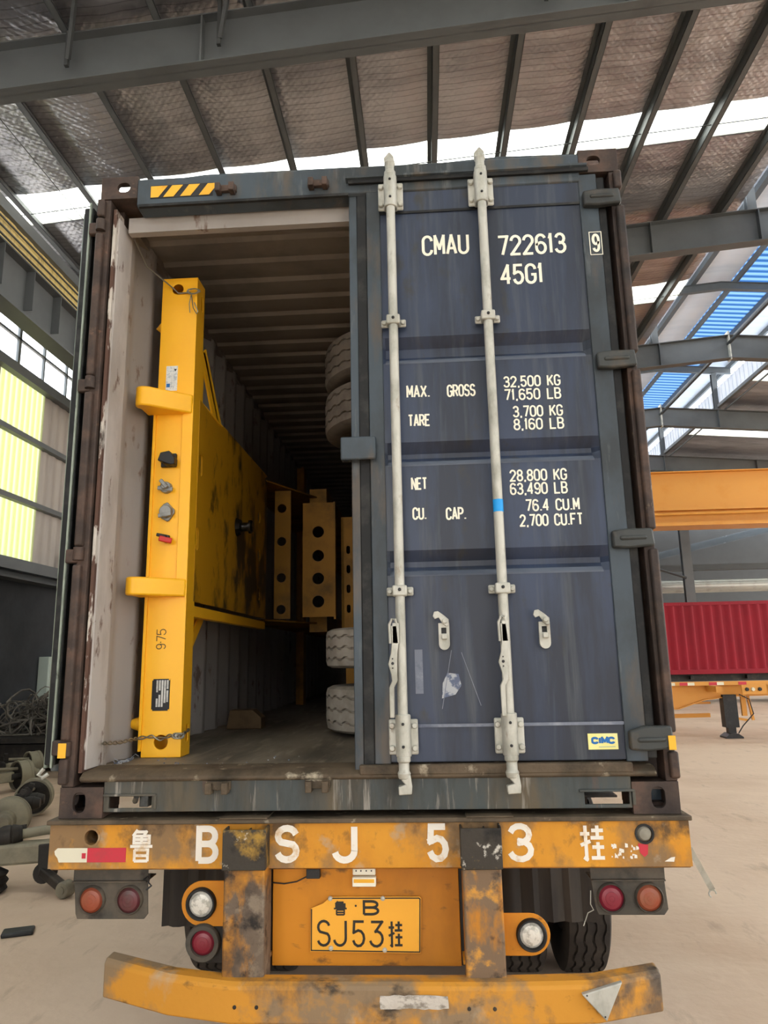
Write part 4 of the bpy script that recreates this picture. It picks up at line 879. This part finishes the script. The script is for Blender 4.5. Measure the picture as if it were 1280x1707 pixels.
# second nested chassis beam with a row of oval holes
T2 = thing('holed_frame_rail', 'shaded yellow rail with a row of oval holes standing beside the stacked tyres', 'frame rail', (.9, 2.9, FZ))
mb = MB(); mb.plate([(.845, 2.02), (.935, 2.02), (.935, 2.92), (.845, 2.92)], [stad(.89, z, .03, .065) for z in (2.19, 2.345, 2.50, 2.655)], 2.62, 2.64, 'y'); mb.build('face_plate', M['yellow_shaded'], T2)
mb = MB(); mb.box(.835, .85, 2.62, 3.4, 2.02, 2.92); mb.box(.93, .945, 2.62, 3.4, 2.02, 2.92); mb.build('side_plate', M['yellow_shaded'], T2)
mb = MB(); mb.box(.85, .93, 2.75, 2.87, FZ + .001, 2.02); mb.build('leg', M['yellow_shaded'], T2)
# axle standing on end with four tyres
A = thing('wheel_axle', 'axle standing on end with pairs of dusty tyres at its foot and its top', 'axle', (1.37, 1.52, FZ))
for z, m, w in ((1.52, 'rubber_dusty', .262), (1.868, 'rubber_dusty', .235), (3.345, 'rubber_dark', .27), (3.675, 'rubber_dark', .27)):
    mb = MB(); tyre_mb(mb, (1.37, 1.52, z), (0, 0, 1), .50, w, grooves=3, n=120); mb.build('tyre', M[m], A)
mb = MB(); mb.lathe([(0, -1.16), (.10, -1.16), (.10, -.74), (.065, -.74), (.065, .72), (.10, .72), (.10, 1.24), (0, 1.24)], (1.37, 1.52, 2.60), (0, 0, 1), 20); mb.build('axle_beam', M['axle_dark'], A)
for z in (1.52, 1.868, 3.345, 3.675):
    mb = MB(); mb.lathe([(.09, -.02), (.2, -.02), (.305, -.085), (.31, -.085), (.31, .085), (.2, 0), (.09, 0)], (1.37, 1.52, z), (0, 0, 1), 28); mb.build('wheel_rim', M['axle_dark'], A)
mb = MB(); mb.prism([(.17, FZ), (.40, FZ), (.40, FZ + .07), (.34, FZ + .12), (.19, FZ + .12)], 1.80, 1.92); 
tag(mb.build('wooden_chock', M['wood'], bevel=.004), 'old wooden chock lying on the container floor behind the bolster', 'chock')
# wire lashings
def twisted(mb, pts, r=.0035, amp=.006, turns=18):
    pts = [Vector(p) for p in pts]; L = [0]
    for a, b in zip(pts, pts[1:]): L.append(L[-1] + (b - a).length)
    N = max(24, int(L[-1] * 160))
    for ph in (0, PI):
        out = []
        for i in range(N + 1):
            s = L[-1] * i / N; k = 0
            while k < len(L) - 2 and L[k + 1] < s: k += 1
            t = (s - L[k]) / max(L[k + 1] - L[k], 1e-9); p = pts[k].lerp(pts[k + 1], t)
            a = ph + s * turns * 4; out.append(p + Vector((0, math.cos(a), math.sin(a))) * amp)
        mb.tube(out, r, 5)
mb = MB(); twisted(mb, [(.108, .12, 1.475), (.12, .25, 1.462), (.14, .43, 1.462), (.20, .438, 1.468), (.238, .442, 1.455), (.29, .436, 1.472), (.345, .44, 1.475), (.347, .52, 1.49)])
for q in range(5):
    c = Vector((.325 + random.uniform(-.01, .02), .43, 1.47)); mb.tube([c + Vector((math.cos(a) * .018, random.uniform(-.008, .0), math.sin(a) * .012)) for a in [i * .7 + q for i in range(9)]], .003, 5)
tag(mb.build('wire_lashing', M['wire']), 'twisted steel wire tying the foot of the yellow bolster to the container post', 'wire lashing')
mb = MB(); mb.tube([(.102, .17, 3.87), (.115, .3, 3.80), (.20, .44, 3.755), (.235, .444, 3.72), (.30, .440, 3.72)], .004, 6)
for q in range(5):
    c = Vector((.325 + random.uniform(-.02, .02), .432, 3.72)); mb.tube([c + Vector((math.cos(a) * .03, random.uniform(-.008, .0), math.sin(a) * .015)) for a in [i * .7 + q for i in range(8)]], .0028, 5)
mb.tube([(.31, .43, 3.71), (.30, .43, 3.65), (.305, .43, 3.60)], .0025, 5); mb.tube([(.31, .43, 3.70), (.325, .42, 3.62), (.345, .42, 3.585), (.35, .42, 3.60), (.33, .42, 3.65)], .0028, 5)
tag(mb.build('wire_lashing', M['wire']), 'loose steel wire tied through the top hole of the yellow bolster', 'wire lashing')
mb = MB()
for k in range(26):
    x, y = random.uniform(.10, .9), random.uniform(.2, .44); s = random.uniform(.002, .007); mb.box(x, x + s, y, y + s, FZ, FZ + s * .6)
for k in range(14):
    x, y = random.uniform(.09, .14), random.uniform(.2, .5); mb.tube([(x, y, FZ + .004), (x + random.uniform(-.02, .03), y + random.uniform(-.02, .02), FZ + random.uniform(.004, .02)), (x + random.uniform(-.01, .03), y, FZ + .006)], .002, 4)
tag(mb.build('debris', M['scuff_white']), 'pale crumbs of debris on the plywood by the left wall', 'debris', kind='stuff')

# ================================================================== THE CARRYING TRAILER
S = thing('container_trailer', 'worn orange skeletal trailer with number plate carrying the navy container', 'trailer', (1.22, 6, 0))
def sp(nm, m, *boxes, bevel=0, parent=None):
    mb = MB()
    for b in boxes: mb.box(*b)
    return mb.build(nm, M[m], parent or S, bevel=bevel)
mb = MB(); mb.plate([(-.024, 1.018), (2.458, 1.018), (2.458, 1.180), (-.024, 1.180)], [circ(.146, 1.133, .028), circ(2.290, 1.133, .028)], -.01, .0, 'y')
mb.prism([(-.002, 1.018), (.02, 1.006), (.16, 1.006), (.16, 1.018)], -.024, 2.458, 'x')
rb = mb.build('rear_beam', M['orange'], S)
sp('rear_beam_top', 'lip', (-.034, 2.468, -.026, .20, 1.181, 1.1985), bevel=.004)
sp('rear_beam_pad', 'lip', (.66, .85, -.03, .2, 1.1985, 1.2045), (1.62, 1.80, -.03, .2, 1.1985, 1.2045), bevel=.002)
sp('rear_beam_box', 'axle_dark', (-.02, 2.455, .14, .155, 1.02, 1.18), (-.024, -.014, 0, .15, 1.018, 1.18), (2.448, 2.458, 0, .15, 1.018, 1.18))
for cx in (.146, 2.290):
    mb = MB(); mb.lathe([(.0285, 0), (.0285, .10), (.028, .10), (.028, -.004), (.036, -.004), (.036, 0)], (cx, -.01, 1.133), (0, 1, 0), 24); mb.build('light_tube', M['orange'] if cx < 1 else M['gasket'], rb)
mb = MB(); mb.lathe([(0, .012), (.02, .009), (.027, 0)], (2.290, -.008, 1.133), (0, -1, 0), 24); mb.lathe([(0, 0), (.027, 0)], (2.29, -.006, 1.133), (0, 1, 0), 24); mb.build('rubber_plug', M['plug'], rb)
mb = MB(); mb.prism([(.0, 1.083), (.012, 1.094), (.133, 1.094), (.133, 1.042), (.02, 1.042), (.014, 1.058), (.003, 1.07)], -.0125, -.0102); tpz = mb.build('reflective_tape', M['tape_cream'], rb)
sp('reflective_tape', 'tape_red', (.133, .288, -.0125, -.0102, 1.042, 1.094), parent=rb)
mb = MB(); mb.add([(.112, -.0135, 1.056), (.128, -.0135, 1.056), (.128, -.0135, 1.076), (.112, -.0135, 1.076)], [(0, 1, 2, 3)]); mb.build('tape_stamp', M['tape_red'], tpz, fix=False)
mb = MB(); mb.add([(2.262, -.0125, 1.10), (2.30, -.0125, 1.095), (2.296, -.0125, 1.062), (2.283, -.0125, 1.052), (2.268, -.0125, 1.066)], [(0, 1, 2, 3, 4)]); mb.build('reflective_tape', M['tape_red'], rb, fix=False)
mb = MB()
for i in range(26):
    x = 2.155 + random.uniform(0, .105); z = 1.045 + random.uniform(0, .045); s = random.uniform(.004, .012)
    mb.add([(x, -.0122 - i * 1e-5, z), (x + s, -.0122 - i * 1e-5, z + random.uniform(-.003, .003)), (x + s, -.0122 - i * 1e-5, z + s), (x + random.uniform(0, .003), -.0122 - i * 1e-5, z + s * 1.3)], [(0, 1, 2, 3)])
mb.add([(2.355, -.0122, 1.036), (2.39, -.0122, 1.035), (2.395, -.0122, 1.052), (2.38, -.0122, 1.05)], [(0, 1, 2, 3)])
mb.build('torn_tape', M['white_paint'], rb, fix=False)
FB = FD(-.0118)
def stencil(items):
    mb = MB()
    for nm, x0, x1, z0, h, st in items:
        for pl in G[nm]: ribbon(mb, [(x0 + a * (x1 - x0), z0 + b * h) for a, b in pl], st / 2, FB)
    return mb
for it in (('lu', .305, .393, 1.045, .115, .011), ('B', .578, .645, 1.047, .115, .024), ('S', .888, .962, 1.048, .114, .025), ('J', 1.112, 1.196, 1.046, .118, .025), ('5', 1.478, 1.540, 1.048, .116, .024), ('3', 1.785, 1.862, 1.046, .118, .022), ('gua', 2.050, 2.136, 1.045, .118, .013)):
    stencil([it]).build('stencil_letter', M['white_paint'], rb, fix=False)
# posts
for x0, x1, m in ((.690, .855, 'orange_scraped'), (1.593, 1.745, 'orange_half')):
    mb = MB(); mb.box(x0 + .004, x1 - .003, -.068, .06, .60, 1.03); post = mb.build('support_post', M[m], S, bevel=.008)
    mb = MB(); mb.box(x0, x1 + .002, -.082, -.074, 1.028, 1.172); mb.box(x0, x0 + .008, -.075, 0, 1.028, 1.172); mb.box(x1 - .006, x1 + .002, -.075, 0, 1.028, 1.176); mb.box(x0 + .09, x0 + .096, -.075, 0, 1.03, 1.165); mb.box(x0, x1, -.075, 0, 1.028, 1.038); mb.build('post_cap', M['cap'], S, bevel=.003)
# yellow panel with the number plate
sp('rear_panel', 'orange_clean', (.853, 1.586, .075, .085, .645, 1.02), bevel=.003)
mb = MB(); mb.plate([(1.005, .700), (1.430, .695), (1.438, .887), (1.432, .894), (1.085, .894), (1.055, .870), (1.008, .853)], [], .062, .064, 'y'); npl = mb.build('number_plate', M['plate_yellow'], S)
q = [(1.010, .8505), (1.009, .7045), (1.427, .6995), (1.4335, .886), (1.429, .889), (1.088, .889)]
mb = MB(); ribbon(mb, q, .0022, FD(.0612)); mb.build('plate_border', M['plate_ink'], npl, fix=False)
mb = MB()
FP = FD(.0610)
for nm, x0, x1, z0, h, st in (('lu', 1.098, 1.148, .830, .048, .006), ('B', 1.215, 1.270, .832, .046, .0095), ('S', 1.035, 1.080, .722, .086, .0095), ('J', 1.098, 1.148, .722, .086, .0095), ('5', 1.172, 1.215, .720, .086, .0095), ('3f', 1.240, 1.287, .719, .086, .0095), ('gua', 1.310, 1.362, .720, .086, .0085)):
    for pl in G[nm]: ribbon(mb, [(x0 + a * (x1 - x0), z0 + b * h) for a, b in pl], st / 2, FP)
mb.add([(a + 1.183, .0610, b + .862) for a, b in circ(0, 0, .0042, n=10)], [tuple(range(10))])
mb.build('plate_characters', M['plate_ink'], npl, fix=False)
for x, z in ((1.083, .888), (1.289, .888), (1.085, .712), (1.293, .706)): mb = MB(); mb.lathe([(0, .008), (.007, .006), (.0095, 0)], (x, .062, z), (0, -1, 0), 12); mb.build('plate_screw', M['zinc'], npl)
mb = MB(); mb.box(1.172, 1.262, .06, .074, .972, .996); mb.box(1.172, 1.264, .045, .074, .934, .968); pl_ = mb.build('plate_lamp', M['letter'], S, bevel=.003)
mb = MB(); mb.box(1.178, 1.258, .043, .046, .949, .962); mb.build('lamp_strip', M['hazard_yellow'], pl_)
for x in (1.186, 1.205, 1.226, 1.246): mb = MB(); mb.lathe([(0, .001), (.003, .001), (.003, 0)], (x, .06, .988), (0, -1, 0), 8); mb.build('lamp_hole', M['black'], pl_)
mb = MB(); mb.box(.992, 1.045, .04, .074, .965, 1.0); mb.tube([(1.0, .06, .972), (.95, .066, .948), (.90, .068, .940), (.85, .068, .945)], .003, 6); mb.build('cable_joint', M['black'], S, bevel=.002)
for x0, x1, m in ((.56, .853, 'axle_dark'), (1.586, 1.9, 'axle_dark')): sp('panel_side', m, (x0 if x0 > 1 else .845, x1 if x0 < 1 else 1.60, .085, .5, .645, 1.0))
# bumper: closed section swept back at the ends
BP = [(.210, .02, .624), (.50, -.08, .607), (.745, -.12, .598), (1.73, -.12, .600), (2.05, -.105, .602), (2.300, -.03, .610)]
mb = MB(); vs = []; sec = [(-.0, -.074), (-.0, .052), (.02, .066), (.085, .066), (.085, -.068)]
n = len(sec)
for x, y, z in BP:
    for a, b in sec: vs.append((x, y + a, z + b * (.95)))
fs = [tuple(range(n))[::-1], tuple(range((len(BP) - 1) * n, len(BP) * n))]
for i in range(len(BP) - 1):
    for j in range(n): fs.append((i * n + j, i * n + (j + 1) % n, (i + 1) * n + (j + 1) % n, (i + 1) * n + j))
mb.add(vs, fs); bp_ = mb.build('bumper', M['bumper'], S, bevel=.008, smooth=20)
mb = MB(); nx = 14; vs = []
for i in range(nx + 1):
    x = 1.283 + .245 * i / nx
    for z in (.584 + random.uniform(-.003, .003), .605, .628 + random.uniform(-.003, .003)): vs.append((x + random.uniform(-.003, .003), -.1225 - random.uniform(0, .003), z))
mb.add(vs, [(i * 3 + j, (i + 1) * 3 + j, (i + 1) * 3 + j + 1, i * 3 + j + 1) for i in range(nx) for j in range(2)]); mb.build('reflective_tape', M['tape_silver'], bp_, fix=False)
mb = MB(); tri = [(1.995, .634), (2.138, .674), (2.075, .550)]
mb.prism(tri, -.128, -.105); trg = mb.build('triangle_plate', M['zinc'], bp_, bevel=.004)
for x, z in ((2.012, .632), (2.07, .566)): mb = MB(); mb.lathe([(0, .001), (.003, .001), (.003, 0)], (x, -.128, z), (0, -1, 0), 8); mb.build('plate_hole', M['black'], trg)
for x in (.76, .84, 1.69, 1.60): mb = MB(); bolt(mb, (x, -.119, .585), (0, -1, 0), .007, .005); mb.build('bolt', M['axle_dark'], bp_)
# round lamps beside the posts
def lamp(cx, cz, y, rr, rl_, lens, ringm='gasket', name='round_lamp'):
    mb = MB(); mb.lathe([(0, 0), (rr, 0), (rr, .012), (rr * .93, .02), (rl_ * 1.08, .02), (rl_ * 1.02, .008)], (cx, y, cz), (0, -1, 0), 32); o = mb.build(name, M[ringm], S)
    mb = MB(); mb.lathe([(0, .020), (rl_ * .2, .0196), (rl_ * .22, .0186), (rl_ * .5, .0176), (rl_ * .52, .0166), (rl_ * .8, .014), (rl_ * .82, .013), (rl_, .007)], (cx, y, cz), (0, -1, 0), 32); mb.build('lens', M[lens], o); return o
def dplate(cx, cz, r, xe, y, m):
    mb = MB(); s = 1 if xe > cx else -1
    P = arc(cx, cz, r, r, 90 * 1 if s < 0 else 90, -90 if s < 0 else 270, 14) + [(xe, cz - r), (xe, cz + r)]
    mb.prism(P, y, y + .006); return mb.build('lamp_bracket', M[m], S, bevel=.002)
dplate(.580, .876, .082, .70, .045, 'orange_clean'); lamp(.578, .876, .045, .060, .046, 'lens_white')
mb = MB(); mb.box(.56, .70, .05, .056, .665, .80); mb.build('lamp_bracket', M['axle_dark'], S); lamp(.590, .738, .048, .068, .044, 'lens_red', 'lamp_box')
dplate(1.849, .767, .074, 1.742, .045, 'orange_clean'); lamp(1.852, .767, .045, .058, .044, 'lens_white')
for a, b, lens in ((.058, .358, (('lens_amber', .136), ('lens_dark', .288))), (2.090, 2.366, (('lens_red', 2.160), ('lens_amber', 2.302)))):
    mb = MB(); zb = .818 if a < 1 else .832
    mb.plate([(a + .02, zb), (b - .01, zb), (b + .006, zb + .02), (b, .955), (a, .955), (a + .012, zb + .02)], [], .05, .056, 'y'); mb.box(a, b, .03, .14, .955, .961); mb.box(a - .002, b + .002, .045, .05, .955, 1.006); mb.build('lamp_plate', M['lamp_box'], S, bevel=.004)
    for m, cx in lens: lamp(cx, .889 if a < 1 else .894, .05, .054, .046, m, 'lamp_box', 'tail_lamp')
mb = MB(); mb.tube([(.345, .04, .965), (.372, .035, .985), (.365, .035, .955), (.38, .03, .945), (.36, .03, .93)], .004, 6); mb.build('loose_wire', M['black'], S)
mb = MB(); mb.tube([(2.088, .06, .915), (2.082, .05, .87), (2.092, .05, .85), (2.07, .05, .84), (2.05, .05, .795)], .002, 5); mb.build('loose_wire', M['zinc'], S)
mb = MB(); mb.bar((2.465, .03, 1.07), (2.565, .12, .90), .006, .022, (1, 0, 0)); mb.tube([(2.565 + .014 * math.cos(a), .12, .885 + .014 * math.sin(a)) for a in [i * .6 for i in range(8)]], .003, 6); mb.build('side_strap', M['zinc'], S)
# frame rails, cross members, axles, wheels, mudflaps
for x in (.78, 1.66):
    sp('frame_rail', 'orange', (x - .07, x + .07, .0, 11.8, 1.165, 1.18), (x - .07, x + .07, .0, 11.8, .68, .695), (x - .006, x + .006, .0, 11.8, .695, 1.165))
for y in (1.1, 2.4, 3.7, 5.5, 7.5, 9.5, 11.6): sp('cross_member', 'axle_dark', (.1, 2.35, y, y + .1, 1.06, 1.165))
wm = None
for y in (1.78, 3.10, 4.42):
    mb = MB(); mb.tube([(.1, y, .52), (2.44, y, .52)], .075, 16); mb.build('axle', M['axle_dark'], S)
    for x in (.215, .555, 1.975, 2.315):
        mb = MB(); tyre_mb(mb, (x, y, .52), (1, 0, 0), .52, .25, grooves=4, n=96); o = mb.build('tyre', M['rubber'], S)
        mb = MB(); mb.lathe([(.12, -.02), (.29, -.09), (.305, -.09), (.305, .09), (.29, .09), (.12, .0)], (x, y, .52), (1, 0, 0), 24); mb.build('wheel_rim', M['axle_dark'], o)
mb = MB()
for x0, x1, z0 in ((.108, .60, .498), (1.80, 2.275, .52)):
    mb = MB(); n = 16; vs = []
    for i in range(n + 1):
        x = x0 + (x1 - x0) * i / n; yy = .92 + .012 * math.sin(i * 1.9)
        vs += [(x, yy, z0), (x, yy + .01, 1.1), (x, yy + .012, z0), (x, yy + .022, 1.1)]
    fs = []
    for i in range(n): a = i * 4; b = a + 4; fs += [(a, b, b + 1, a + 1), (a + 2, a + 3, b + 3, b + 2), (a, a + 2, b + 2, b), (a + 1, b + 1, b + 3, a + 3)]
    fs += [(0, 1, 3, 2), (n * 4, n * 4 + 2, n * 4 + 3, n * 4 + 1)]
    mb.add(vs, fs); mb.build('mudflap', M['flap'], S)
for x0, x1 in ((.10, .70), (1.80, 2.43)): sp('mudguard', 'axle_dark', (x0, x1, 1.1, 5.1, 1.10, 1.115), (x0, x1, .94, 1.12, 1.09, 1.10))
for i in range(1): sp('landing_gear', 'axle_dark', (.6, .74, 9.0, 9.14, 0, .7), (1.7, 1.84, 9.0, 9.14, 0, .7))
# twist lock hardware seen through the left pocket
mb = MB(); mb.tube([(.21, .25, 1.218), (.24, .19, 1.25)], .012, 8); mb.box(.24, .28, .22, .3, 1.20, 1.265); mb.box(.29, .42, .26, .28, 1.2, 1.226); mb.build('lock_handle', M['cast'], S, bevel=.003)

# ================================================================== LEFT FLOOR: AXLES AND SCRAP
def drum(mb, c, d, r=.215, w=.19):
    mb.lathe([(.06, 0), (.12, -.02), (r * .94, 0), (r, .01), (r, .05), (r * .97, .055), (r * .97, w * .8), (r, w * .82), (r, w), (r * .9, w), (r * .88, .03), (.07, .03)], c, d, 40)
def axle_thing(a, b, label, z=.22, sc=1):
    a = Vector((*a, z)); b = Vector((*b, z)); d = (b - a).normalized(); side = d.cross(Vector((0, 0, 1))).normalized()
    t = thing('trailer_axle', label, 'axle', tuple((a + b) / 2 - Vector((0, 0, z))), 'trailer axles lying on the floor')
    mb = MB(); mb.bar(a + d * .22, b - d * .22, .14, .14); mb.build('axle_beam', M['axle'], t, bevel=.012)
    for p, q in ((a, d), (b, -d)):
        mb = MB(); drum(mb, p - q * .02, q); mb.build('brake_drum', M['axle'], t)
        mb = MB(); mb.lathe([(0, -.17), (.06, -.17), (.075, -.12), (.09, -.11), (.11, -.02), (.2, .012)], p, q, 24); mb.build('hub', M['axle'], t)
        mb = MB(); mb.tube([p + q * .10 + side * .06, p + q * .26 + side * .06], .045, 12); mb.lathe([(0, 0), (.19, 0), (.19, .01), (0, .01)], p + q * .12, q, 28); mb.build('backing_plate', M['axle_dark'], t)
        mb = MB(); mb.tube([p + q * .15 + Vector((0, 0, .10)), p + q * .55 + Vector((0, 0, .13))], .022, 10); mb.build('camshaft', M['axle'], t)
        mb = MB(); mb.bar(p + q * .5 + Vector((0, 0, .06)), p + q * .52 + Vector((0, 0, .22)) + side * .05, .05, .05, tuple(d)); mb.lathe([(0, -.04), (.05, -.04), (.05, .04), (0, .04)], p + q * .52 + Vector((0, 0, .13)), q, 16); mb.build('slack_adjuster', M['axle_dark'], t)
        mb = MB(); c = p + q * .62 + side * .12 + Vector((0, 0, .05)); mb.lathe([(0, -.08), (.06, -.08), (.075, -.06), (.075, .0), (.07, .01), (.075, .02), (.05, .09), (0, .09)], c, side, 18); mb.build('brake_chamber', M['axle_dark'], t)
    return t
axle_thing((-2.97, 4.75), (-3.43, 6.15), 'dusty olive axle whose brake drum lies nearest the trailer corner')
axle_thing((-5.3, 6.7), (-4.51, 7.86), 'axle behind the nearest one, its drum half hidden in shadow')
axle_thing((-3.35, 7.8), (-4.5, 9.1), 'rearmost dark axle lying between the drums and the scrap pile', z=.23)
axle_thing((-6.05, 7.6), (-4.95, 8.95), 'shadowed axle lying at the foot of the dark left wall before the scrap rack')
axle_thing((-4.62, 4.3), (-4.05, 5.9), 'axle at the very left edge behind the nearest brake drum')
# suspension beam with trailing arm at the left edge
t = thing('suspension_beam', 'heavy olive suspension beam with trailing arm at the left edge of the picture', 'suspension beam', (-1.9, 3.0, 0))
mb = MB(); mb.bar((-3.4, 2.95, .25), (-1.55, 3.25, .30), .16, .16); mb.build('beam', M['axle'], t, bevel=.025)
mb = MB(); mb.bar((-1.70, 3.22, .36), (-1.68, 3.2, .12), .09, .17, (0, 1, 0)); mb.lathe([(0, -.06), (.08, -.06), (.08, .06), (0, .06)], (-1.70, 3.2, .14), (0, 1, 0), 18); mb.build('hanger', M['axle_dark'], t, bevel=.01)
mb = MB(); mb.bar((-1.70, 3.15, .16), (-1.46, 3.02, .075), .07, .07); mb.build('trailing_arm', M['axle_dark'], t, bevel=.012)
mb = MB(); mb.lathe([(.0, -.05), (.03, -.05), (.03, -.04), (.055, -.04), (.062, -.03), (.062, .05), (0, .05)], (-1.43, 3.0, .064), (.25, 1, 0), 20); mb.build('bushing', M['axle'], t)
mb = MB(); mb.lathe([(0, .0), (.13, 0), (.17, .03), (.155, .06), (.175, .09), (.15, .12), (.17, .15), (.12, .18), (0, .18)], (-2.15, 3.1, 0), (0, 0, 1), 26); mb.build('air_bag', M['rubber'], t)
mb = MB(); mb.tube([(-2.0, 3.2, .42), (-1.3, 3.6, .47)], .04, 12); mb.tube([(-1.9, 3.35, .40), (-1.3, 3.6, .41)], .02, 8); mb.build('torque_rod', M['axle'], t)
mb = MB(); c = Vector((-2.02, 3.2, .42)); mb.lathe([(0, -.09), (.07, -.09), (.085, -.05), (.085, 0), (.075, .01), (.085, .02), (.06, .09), (0, .09)], c, (1, .5, .1), 18); mb.bar(c + Vector((-.1, 0, .04)), c + Vector((.1, .05, .06)), .03, .03); mb.build('brake_chamber', M['axle_dark'], t)
mb = MB(); mb.tube([(-2.30 + .03 * math.cos(i * .9), 3.1 + .03 * math.sin(i * .9), .30 + i * .0035) for i in range(60)], .006, 5); mb.build('coil_spring', M['axle'], t)
# scrap: a shallow rack with a tangle of wires above it
t = thing('scrap_rack', 'low dark steel rack full of scrap below the tangled wires', 'rack', (-5.3, 10, 0))
mb = MB(); mb.box(-6.4, -3.9, 9.4, 10.9, .50, .58); mb.build('shelf', M['axle_dark'], t)
for x in (-6.3, -4.05):
    for y in (9.5, 10.75): mb = MB(); mb.box(x, x + .1, y, y + .1, 0, .5); mb.build('leg', M['axle_dark'], t)
mb = MB(); mb.box(-6.3, -4.0, 9.6, 10.7, .08, .46); mb.build('scrap_block', M['axle_dark'], t)
mb = MB(); mb.lathe([(0, 0), (.22, 0), (.24, .03), (.24, .06), (0, .06)], (-4.7, 9.55, .58), (0, 0, 1), 20); tag(mb.build('metal_lid', M['letter']), 'pale round lid lying on the scrap rack', 'lid')
rnd = random.Random(3); mb = MB()
for k in range(250):
    c = Vector((rnd.uniform(-6.3, -3.9), rnd.uniform(9.85, 10.9), rnd.uniform(.6, 1.2))); c.z = .6 + (c.z - .6) * (.6 + .4 * math.sin((c.x + 6.3) * 1.6))
    if rnd.random() < .6:
        r = rnd.uniform(.1, .42); a0 = rnd.uniform(0, 6); n1 = Vector((rnd.uniform(-1, 1), rnd.uniform(-1, 1), rnd.uniform(-1, 1))).normalized(); u = n1.orthogonal().normalized(); v = n1.cross(u)
        P = [c + (u * math.cos(a0 + i * .4) + v * math.sin(a0 + i * .4)) * r * (1 + .1 * math.sin(i * 1.3 + k)) for i in range(rnd.randint(8, 20))]
    else:
        d = Vector((rnd.uniform(-1, 1), rnd.uniform(-.6, .6), rnd.uniform(-.6, .8))).normalized(); P = [c + d * (i * .11) + Vector((rnd.uniform(-.02, .02), rnd.uniform(-.02, .02), -.006 * i * i)) for i in range(10)]
    P = [Vector((max(p.x, -6.4), max(p.y, 9.82), max(p.z, .6))) for p in P]
    mb.tube(P, rnd.choice((.009, .013, .02)), 5)
tag(mb.build('wire_tangle', M['scrap']), 'tangled heap of grey hoses and wires against the dark left wall', 'scrap wire', kind='stuff')
mb = MB(); mb.box(-.06, .06, -.1, .1, 0, .03); o = mb.build('rubber_scrap', M['black'], bevel=.01); o.location = (-1.37, 2.25, .001); o.rotation_euler = (0, 0, -1.2)
tag(o, 'small black scrap lying on the floor at lower left', 'scrap')
mb = MB(); mb.tube([(4.35, 7.3, .62), (4.42, 7.3, .62), (4.45, 7.3, .55)], .02, 8)
